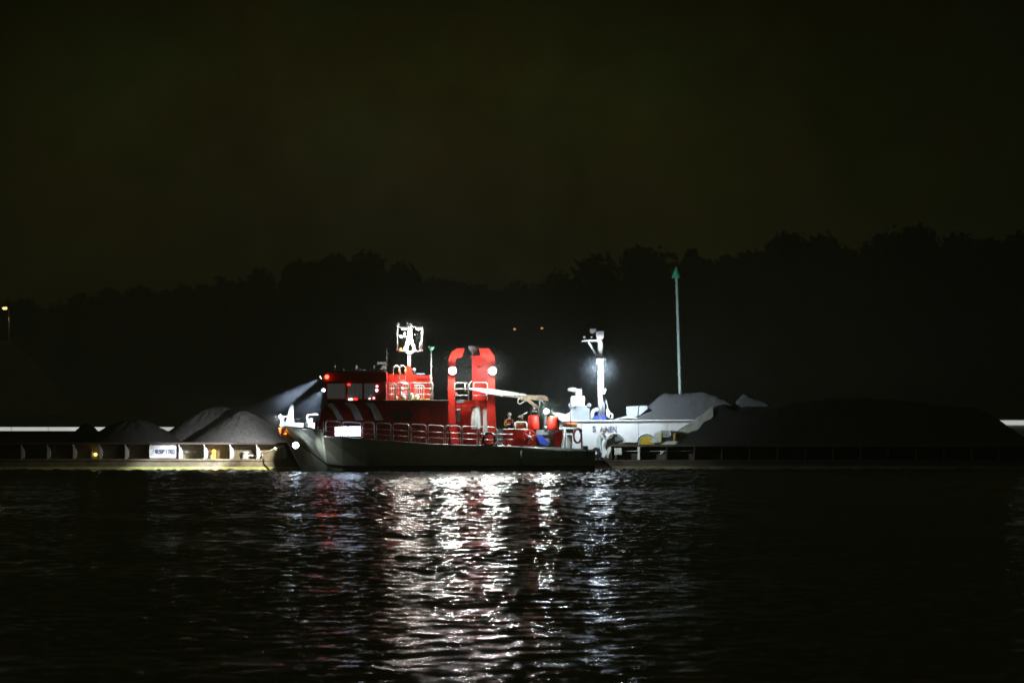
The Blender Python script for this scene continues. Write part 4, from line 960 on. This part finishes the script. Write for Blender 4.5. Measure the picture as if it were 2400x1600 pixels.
MB().tube([W(1280, 928, YCr), W(1285, 936, YCr), W(1281, 943, YCr)], S(2.2), 8).build('knuckle_guard', M_GREY, cro)
MB().ball(W(1251.5, 956.5, YCr - .3), S(4.2), 10).build('winch_ball', M_WHITE, cro); MB().pbox(1248, 962, 1258, 965, YCr - .4, YCr - .2).build('winch_plate', M_WHITE, cro)
MB().tube([W(1244.5, 1006, YCr - .3), W(1244.5, 956, YCr - .3)], .015, 5).build('guard_wire', M_STEEL, cro)
h, p = lamp_head('crane_floodlight', 1280.5, 963.5, .30, .135, M_LENSB, boat)
MB().tube([p + Vector((0, .2, 0)), (p.x, YCr, p.z)], .035, 8).build('lamp_arm', M_DKGREY, h)
lamp('POINT', p + Vector((0, -.26, 0)), 270, (.84, 1.0, .95), h, .12)
lamp('SPOT', p + Vector((.22, -.1, 0)), 1900, (.84, 1.0, .95), h, .1, target=W(1420, 1035, 7.4), cone=70, blend=.8)
MB().ball(W(1279.5, 1001, YCr - .8), S(3.4), 10).build('white_lamp_shell', M_WHITE, boat)
ln_ = MB(); ln_.pprism([(1257, 1019), (1270, 1018.6), (1288, 1040), (1276, 1043), (1266, 1040)], YCr - .62, YCr - .58); ln_.build('blue_patch', M_BLUE, boat)  # flat blue piece slanting below the crane base
# stern
sp_ = MB().tube([W(1311, 1003.5, .5), W(1356, 1003.5, .5), W(1362, 1006, .5), W(1364, 1056, .5)], .05, 8).build('stern_rail', M_WHITE, boat)
MB().tube([W(1324, 1004, .5), W(1324, 1053, .5)], .05, 8).build('stern_rail_post', M_WHITE, boat)
MB().pbox(1328, 1006, 1343, 1015, .55, .9).build('stern_locker', M_GREY, boat)
MB().pprism([(1296, 1018), (1316, 1008), (1320, 1022), (1314, 1046), (1300, 1046)], .9, 1.5).build('stern_cover', M_RED, boat)
MB().pbox(1329, 1019, 1341, 1050, .7, 1.3).build('stern_box', M_WHITE, boat)
MB().lathe(W(1372, 1058, 1.0), [(.2, 0), (.2, .04), (.13, .08), (.13, .25), (.19, .3)], 12).build('stern_bollard', M_DKGREY, boat)

# --- loose things aboard
def keg(label, pts, Y, rad):
    (xa, yt, xb, yb) = pts; c = W((xa + xb) / 2, yb, Y); Hh = Z(yt, Y) - c.z; r0 = S(xb - xa, Y) / 2
    t = thing('red_drum', label, 'drum', c, 'red drums on the aft deck')
    MB().lathe(c, [(r0 * .96, 0), (r0, .02), (r0 * .98, Hh * .4), (r0 * .86, Hh * .93), (r0 * .80, Hh), ], 20).build('shell', M_RED, t)
    MB().lathe(c + Vector((0, 0, Hh)), [(r0 * .8, 0.0), (r0 * .78, .03), (r0 * .2, .05)], 20).build('lid', M_RED, t)
    return t
keg('red tapered drum on the aft deck, nearer the two crewmen', (1236, 975, 1264, 1006), .75, .3)
keg('red tapered drum on the aft deck, between the crane lamp and the white ship', (1282, 977.5, 1311, 1007), .7, .3)
def ringbuoy(name, label, cat, px, py, Y, rw, rh, m1, m2, r=.05, spokes=0):
    c = W(px, py, Y); t = thing(name, label, cat, c)
    MB().ring(c, S(rh, Y), r, 'y', 28, 8, rw / rh).build('ring', m1, t)
    if spokes:
        s_ = MB()
        for k in range(spokes):
            a = .4 + math.pi * k / spokes
            d_ = Vector((S(rw, Y) * math.cos(a), 0, S(rh, Y) * math.sin(a))); s_.tube([c - d_, c + d_], .028, 6)
        s_.build('spoke', m2, t); MB().tube([c + Vector((0, -.06, 0)), c + Vector((0, .12, 0))], .1, 12).build('hub', m2, t)
    else:
        for k in range(4):
            a = math.pi / 4 + k * math.pi / 2
            p_ = c + Vector((S(rw, Y) * math.cos(a), 0, S(rh, Y) * math.sin(a)))
            MB().ball(p_, r * 1.25, 8).build('band', m2, t)
    return t
ringbuoy('hose_reel', 'red hose reel wheel with pale spokes on the aft red bulwark', 'hose reel', 1241, 1024, .16, 14, 16, M_RED, M_WHITE, .04, 3)
ringbuoy('tyre_fender', 'dark round tyre hung on the side rail below the white lockers', 'tyre', 1146, 1029, .02, 14, 15, M_DARK, M_STEEL, .07)
ringbuoy('life_ring', 'dark red life ring hung on the stern rail against the white ship', 'life ring', 1353.5, 1021, .40, 9, 16, mat('dark_red_ring', (.3, .03, .03), .6), M_DKGREY, .055)
ringbuoy('stern_tyre', 'small dark oval tyre between the boat stern and the man in overalls', 'tyre', 1397, 1061, 6.3, 6.5, 9, M_DARK, M_DARK, .09)

# ================================================================ PEOPLE
def skinned(name, verts, edges, radii, m, parent, org, sub=1):
    me = bpy.data.meshes.new(name); bm = bmesh.new(); lay = bm.verts.layers.skin.verify()
    bv = [bm.verts.new(v) for v in verts]
    for i, v in enumerate(bv):
        r = radii[i]; v[lay].radius = (r, r) if not isinstance(r, tuple) else r; v[lay].use_root = (i == 0)
    for a, b in edges: bm.edges.new((bv[a], bv[b]))
    bm.to_mesh(me); bm.free()
    o = bpy.data.objects.new(name, me); col.objects.link(o)
    o.modifiers.new('s', 'SKIN'); ss = o.modifiers.new('d', 'SUBSURF'); ss.levels = sub; ss.render_levels = sub
    bpy.context.view_layer.update()
    nm = bpy.data.meshes.new_from_object(o.evaluated_get(bpy.context.evaluated_depsgraph_get()))
    bpy.data.objects.remove(o)
    return nm
def person(label, base, yaw, pose, suit, sleeve=None, helmet=None, hair=None, boots=M_DARK, group=None):
    J = dict(pelvis=(0, 0, .95), spine=(0, 0, 1.14), chest=(0, 0, 1.34), neck=(0, 0, 1.49), hb=(.015, 0, 1.59), ht=(.015, 0, 1.70),
             sR=(0, -.19, 1.41), eR=(.02, -.25, 1.14), wR=(.12, -.24, .92), sL=(0, .19, 1.41), eL=(.02, .25, 1.14), wL=(.12, .24, .92),
             hR=(0, -.10, .90), kR=(.03, -.12, .50), aR=(-.02, -.13, .09), tR=(.15, -.14, .045), hL=(0, .10, .90), kL=(.03, .12, .50), aL=(-.02, .13, .09), tL=(.15, .14, .045))
    J.update(pose)
    rot = Matrix.Rotation(yaw, 3, 'Z')
    P = {k: rot @ Vector(v) for k, v in J.items()}
    names = list(P); ix = {n_: i for i, n_ in enumerate(names)}
    rad = dict(pelvis=.135, spine=.125, chest=.145, neck=.055, hb=.085, ht=.088, sR=.07, sL=.07, eR=.045, eL=.045, wR=.03, wL=.03, hR=.095, hL=.095, kR=.06, kL=.06, aR=.045, aL=.045, tR=.04, tL=.04)
    ed = [('pelvis', 'spine'), ('spine', 'chest'), ('chest', 'neck'), ('neck', 'hb'), ('hb', 'ht'), ('chest', 'sR'), ('sR', 'eR'), ('eR', 'wR'), ('chest', 'sL'), ('sL', 'eL'), ('eL', 'wL'),
          ('pelvis', 'hR'), ('hR', 'kR'), ('kR', 'aR'), ('aR', 'tR'), ('pelvis', 'hL'), ('hL', 'kL'), ('kL', 'aL'), ('aL', 'tL')]
    me = skinned('person', [P[n_] for n_ in names], [(ix[a], ix[b]) for a, b in ed], [rad[n_] for n_ in names], M_SKIN, None, base)
    mb = MB(); mb.v = [tuple(v.co) for v in me.vertices]; mb.f = [tuple(p.vertices) for p in me.polygons]; mb.sm = [True] * len(mb.f)
    # hands: palm and five bent fingers, nose, ears
    fwd = rot @ Vector((1, 0, 0)); up = Vector((0, 0, 1)); side = rot @ Vector((0, 1, 0))
    for w_, e_, sg in (('wR', 'eR', -1), ('wL', 'eL', 1)):
        d_ = (P[w_] - P[e_]).normalized(); a_ = d_.cross(side).normalized(); b_ = d_.cross(a_).normalized()
        pm = P[w_] + d_ * .05
        mb.tube([P[w_], pm, P[w_] + d_ * .095], .036, 8, r1=.03)
        for k, L_ in enumerate((.066, .078, .073, .056)):
            s0 = P[w_] + d_ * .085 + a_ * (.013 + (-.03 + .019 * k) - .012); s1 = s0 + d_ * L_ * .55 + b_ * .004; s2 = s1 + d_ * L_ * .25 + b_ * .026
            mb.tube([s0, s1, s2], .0095, 6, r1=.007)
        t0 = P[w_] + d_ * .035 + a_ * .03; mb.tube([t0, t0 + d_ * .035 + a_ * .022, t0 + d_ * .062 + a_ * .022 + b_ * .012], .0115, 6, r1=.008)
    hc = (P['hb'] + P['ht']) / 2
    mb.tube([hc + fwd * .075 + up * .01, hc + fwd * .112 - up * .022], .012, 6, r1=.017)
    for sg in (-1, 1): mb.tube([hc + side * sg * .084 + up * .02, hc + side * sg * .092 - up * .03], .018, 6, r1=.012)
    mb.tube([hc + fwd * .088 - up * .055 - side * .022, hc + fwd * .094 - up * .056, hc + fwd * .088 - up * .055 + side * .022], .008, 6)
    mb.v = [tuple(Vector(v) + base) for v in mb.v]
    body = mb.build('person', M_SKIN); tag(body, label, 'person', group)
    for sg in (-1, 1): MB().ball(base + hc + fwd * .082 + side * sg * .032 + up * .012, .011, 8).build('eye', M_DARK, body)
    def cloth(nm, keys, mt, grow=1.2, plus=.012):
        ks = [k for k in names if k in keys]; ii = {k: i for i, k in enumerate(ks)}
        m2 = skinned(nm, [P[k] for k in ks], [(ii[a], ii[b]) for a, b in ed if a in ii and b in ii], [rad[k] * grow + plus for k in ks], mt, None, base)
        c_ = MB(); c_.v = [tuple(v.co + base) for v in m2.vertices]; c_.f = [tuple(p.vertices) for p in m2.polygons]; c_.sm = [True] * len(c_.f)
        return c_.build(nm, mt, body)
    cloth('overalls', ('pelvis', 'spine', 'chest', 'sR', 'sL', 'hR', 'hL', 'kR', 'kL', 'aR', 'aL') + (() if sleeve else ('eR', 'eL', 'wR', 'wL')), suit)
    if sleeve:
        for q_ in 'RL': cloth('sleeve', ('s' + q_, 'e' + q_, 'w' + q_), sleeve, 1.22, .014)
    for q_ in 'RL': cloth('boot', ('a' + q_, 't' + q_), boots, 1.15, .01)
    if helmet:
        MB().lathe(base + hc + up * -.005 - fwd * .012, [(.135, .02), (.125, .03), (.118, .07), (.095, .12), (.055, .148), (.01, .156)], 18).build('helmet', helmet, body)
    if hair:
        MB().lathe(base + hc - fwd * .02 + up * .0, [(.085, -.03), (.1, .02), (.098, .06), (.075, .095), (.035, .112), (.005, .115)], 16).build('hair', hair, body)
    return body
dzk = lambda px: Z(deck(px)) - .02
p1 = person('crewman in dark overalls with yellow sleeves, red strap and white helmet on the aft deck', Vector((X(1193, 1.6), 1.6, dzk(1193))), R(-62),
    dict(eR=(.04, -.27, 1.13), wR=(.26, -.16, 1.17), eL=(.10, .24, 1.14), wL=(.30, .10, 1.24)), M_FIRE, M_HIVIS, M_WHITE)
c = worg(p1) ; bz = dzk(1193)
MB().tube([(X(1184, 1.3), 1.36, bz + 1.24), (X(1193, 1.3), 1.33, bz + 1.27), (X(1204, 1.3), 1.45, bz + 1.33)], .045, 8).build('red_strap', M_RED, p1)
p2 = person('bareheaded fair-haired crewman leaning and holding a pale tool by the aft frame', Vector((X(1217, 1.75), 1.75, dzk(1217))), R(-50),
    dict(spine=(.03, 0, 1.12), chest=(.10, 0, 1.30), neck=(.16, 0, 1.44), hb=(.20, 0, 1.53), ht=(.23, 0, 1.64), sR=(.10, -.19, 1.37), sL=(.10, .19, 1.37), eR=(.22, -.24, 1.14), wR=(.42, -.12, 1.24), eL=(.28, .22, 1.18), wL=(.46, .08, 1.32)),
    M_FIRE, M_HIVIS, None, mat('fair_hair', (.42, .3, .14), .7))
tl = thing('hand_tool', 'pale long tool held up by the bareheaded crewman', 'tool', W(1223, 972, 1.2))
MB().tube([W(1218, 975, 1.32), W(1236, 965.5, 1.15)], .03, 8, r1=.022).build('shaft', M_WHITE, tl); MB().tube([W(1214, 978, 1.34), W(1219, 974.8, 1.31)], .045, 8).build('grip', M_LTGREY, tl)
zb3 = zlr
p3 = person('man in pale blue overalls reaching out on the end deck of the dark barge', Vector((X(1404, 7.4), 7.4, zb3)), R(-12),
    dict(spine=(.06, 0, 1.12), chest=(.16, 0, 1.28), neck=(.25, 0, 1.40), hb=(.30, 0, 1.48), ht=(.33, 0, 1.58), sR=(.17, -.19, 1.33), sL=(.17, .19, 1.33), eR=(.36, -.24, 1.10), wR=(.58, -.20, 1.16), eL=(.34, .22, 1.12), wL=(.55, .16, 1.22),
         kR=(.12, -.12, .5), kL=(-.06, .12, .5), aR=(.10, -.13, .09), tR=(.26, -.14, .045), aL=(-.16, .13, .09), tL=(0, .14, .045)), M_PALE, None, M_OFFWH)

# ================================================================ AIR: night haze round everything, and the lamp-lit mist hanging over the boats
def vol(name, mb, dens, color, label, aniso=0.0, tex=None):
    m = bpy.data.materials.new(name); m.use_nodes = True; t = m.node_tree
    for n_ in list(t.nodes): t.nodes.remove(n_)
    o_ = N(t, 'ShaderNodeOutputMaterial'); v = N(t, 'ShaderNodeVolumePrincipled')
    v.inputs['Color'].default_value = (*color, 1); v.inputs['Density'].default_value = dens; v.inputs['Anisotropy'].default_value = aniso
    t.links.new(v.outputs[0], o_.inputs['Volume'])
    if tex: tex(t, v, dens)
    o = mb.build(name, m); tag(o, label, name, kind='stuff')
    return o
vol('haze', MB().box(-3600, 3600, -700, 3400, -4.0, 26.0), 0.0006, (.92, .94, .80), 'thin night haze over the whole harbour', aniso=-0.3)
def falloff(t, v, dens):
    tcn = N(t, 'ShaderNodeTexCoord')
    ln2 = N(t, 'ShaderNodeVectorMath', operation='LENGTH')
    mp_ = N(t, 'ShaderNodeMapping'); mp_.inputs['Location'].default_value = (0, 0, 0)
    t.links.new(tcn.outputs['Generated'], mp_.inputs['Vector'])
    sb_ = N(t, 'ShaderNodeVectorMath', operation='SUBTRACT'); sb_.inputs[1].default_value = (.5, .5, .5)
    t.links.new(mp_.outputs[0], sb_.inputs[0]); t.links.new(sb_.outputs[0], ln2.inputs[0])
    mr2 = N(t, 'ShaderNodeMapRange', interpolation_type='SMOOTHSTEP'); mr2.inputs[1].default_value = .5; mr2.inputs[2].default_value = .05; mr2.inputs[3].default_value = 0; mr2.inputs[4].default_value = 1
    t.links.new(ln2.outputs['Value'], mr2.inputs[0])
    nz2 = N(t, 'ShaderNodeTexNoise'); nz2.inputs['Scale'].default_value = .45; nz2.inputs['Detail'].default_value = 2
    t.links.new(tcn.outputs['Object'], nz2.inputs['Vector'])
    mr3 = N(t, 'ShaderNodeMapRange'); mr3.inputs[1].default_value = .35; mr3.inputs[2].default_value = .65; mr3.inputs[3].default_value = .45; mr3.inputs[4].default_value = 1.5
    t.links.new(nz2.outputs[0], mr3.inputs[0])
    m1 = N(t, 'ShaderNodeMath', operation='MULTIPLY'); t.links.new(mr2.outputs[0], m1.inputs[0]); t.links.new(mr3.outputs[0], m1.inputs[1])
    m2 = N(t, 'ShaderNodeMath', operation='MULTIPLY'); m2.inputs[1].default_value = dens
    t.links.new(m1.outputs[0], m2.inputs[0]); t.links.new(m2.outputs[0], v.inputs['Density'])
mb_ = MB(); mb_.ball((-2.5, 4, 4.2), 1.0, 32, 1.0)
mb_.v = [(-2.5 + (x + 2.5) * 16, 10 + (y - 4) * 11, 4.2 + (z - 4.2) * 7.5) for x, y, z in mb_.v]
vol('mist', mb_, 0.0050, (.80, .88, 1.0), 'faint lamp-lit mist hanging over the boats', tex=falloff)

for (px_, ya_, yb_, w_, tl_) in ((1255, 560, 720, 26, .10), (1195, 590, 700, 30, -.05)):      # thin steam drifting up behind the gantry
    cz_ = (Z(ya_, 11) + Z(yb_, 11)) / 2; rz_ = (Z(ya_, 11) - Z(yb_, 11)) / 2; sb2 = MB(); sb2.ball((0, 0, 0), 1.0, 24, 1.0)
    sb2.v = [(X(px_, 11) + x * S(w_, 11) + tl_ * z * rz_, 11 + y * .9, cz_ + z * rz_) for x, y, z in sb2.v]
    vol('steam_wisp', sb2, 0.05, (.9, .92, .95), 'faint steam wisp drifting up above the red gantry', tex=falloff)

def puff(px_, py_, Y_, rx_, ry_, rz_, dens_, label_, col_=(.88, .93, 1.0)):
    c_ = W(px_, py_, Y_); b_ = MB(); b_.ball((0, 0, 0), 1.0, 28, 1.0)
    b_.v = [(c_.x + x * rx_, c_.y + y * ry_, c_.z + z * rz_) for x, y, z in b_.v]
    vol('mist', b_, dens_, col_, label_, tex=falloff)  # the puffs round lamps are added to imitate lens bloom
puff(700, 945, 1.4, 2.6, 1.9, 2.0, .016, 'lamp-lit mist blowing round the bow of the rescue boat', (.72, .84, 1.0))
puff(1108, 862, .3, 2.9, 1.0, 1.5, .018, 'added mist imitating lens bloom round the two floodlights of the red gantry')  # these lamp puffs are added to give the lamps a lens bloom
puff(1405, 868, YS - 1.2, 1.5, 1.0, 1.6, .016, 'added bluish mist imitating lens bloom round the white ship mast lamp', (.75, .87, 1.0))
puff(963, 768, 2.2, 1.4, 1.0, 1.0, .012, 'added mist imitating lens bloom at the top of the boat mast')
puff(1280, 963, .1, .9, .7, .9, .022, 'added greenish mist imitating lens bloom at the foot of the crane', (.75, 1.0, .9))

fm = MB(); fm.ball((0, 0, 0), 1.0, 32, 1.0)
fm.v = [(-16 + x * 72, 112 + y * 26, 7 + z * 21) for x, y, z in fm.v]
vol('mist', fm, 0.034, (.95, .97, .80), 'thin mist added to soften and lighten the trees on the far bank', tex=falloff)  # added to lift the dark treeline toward the sky tone
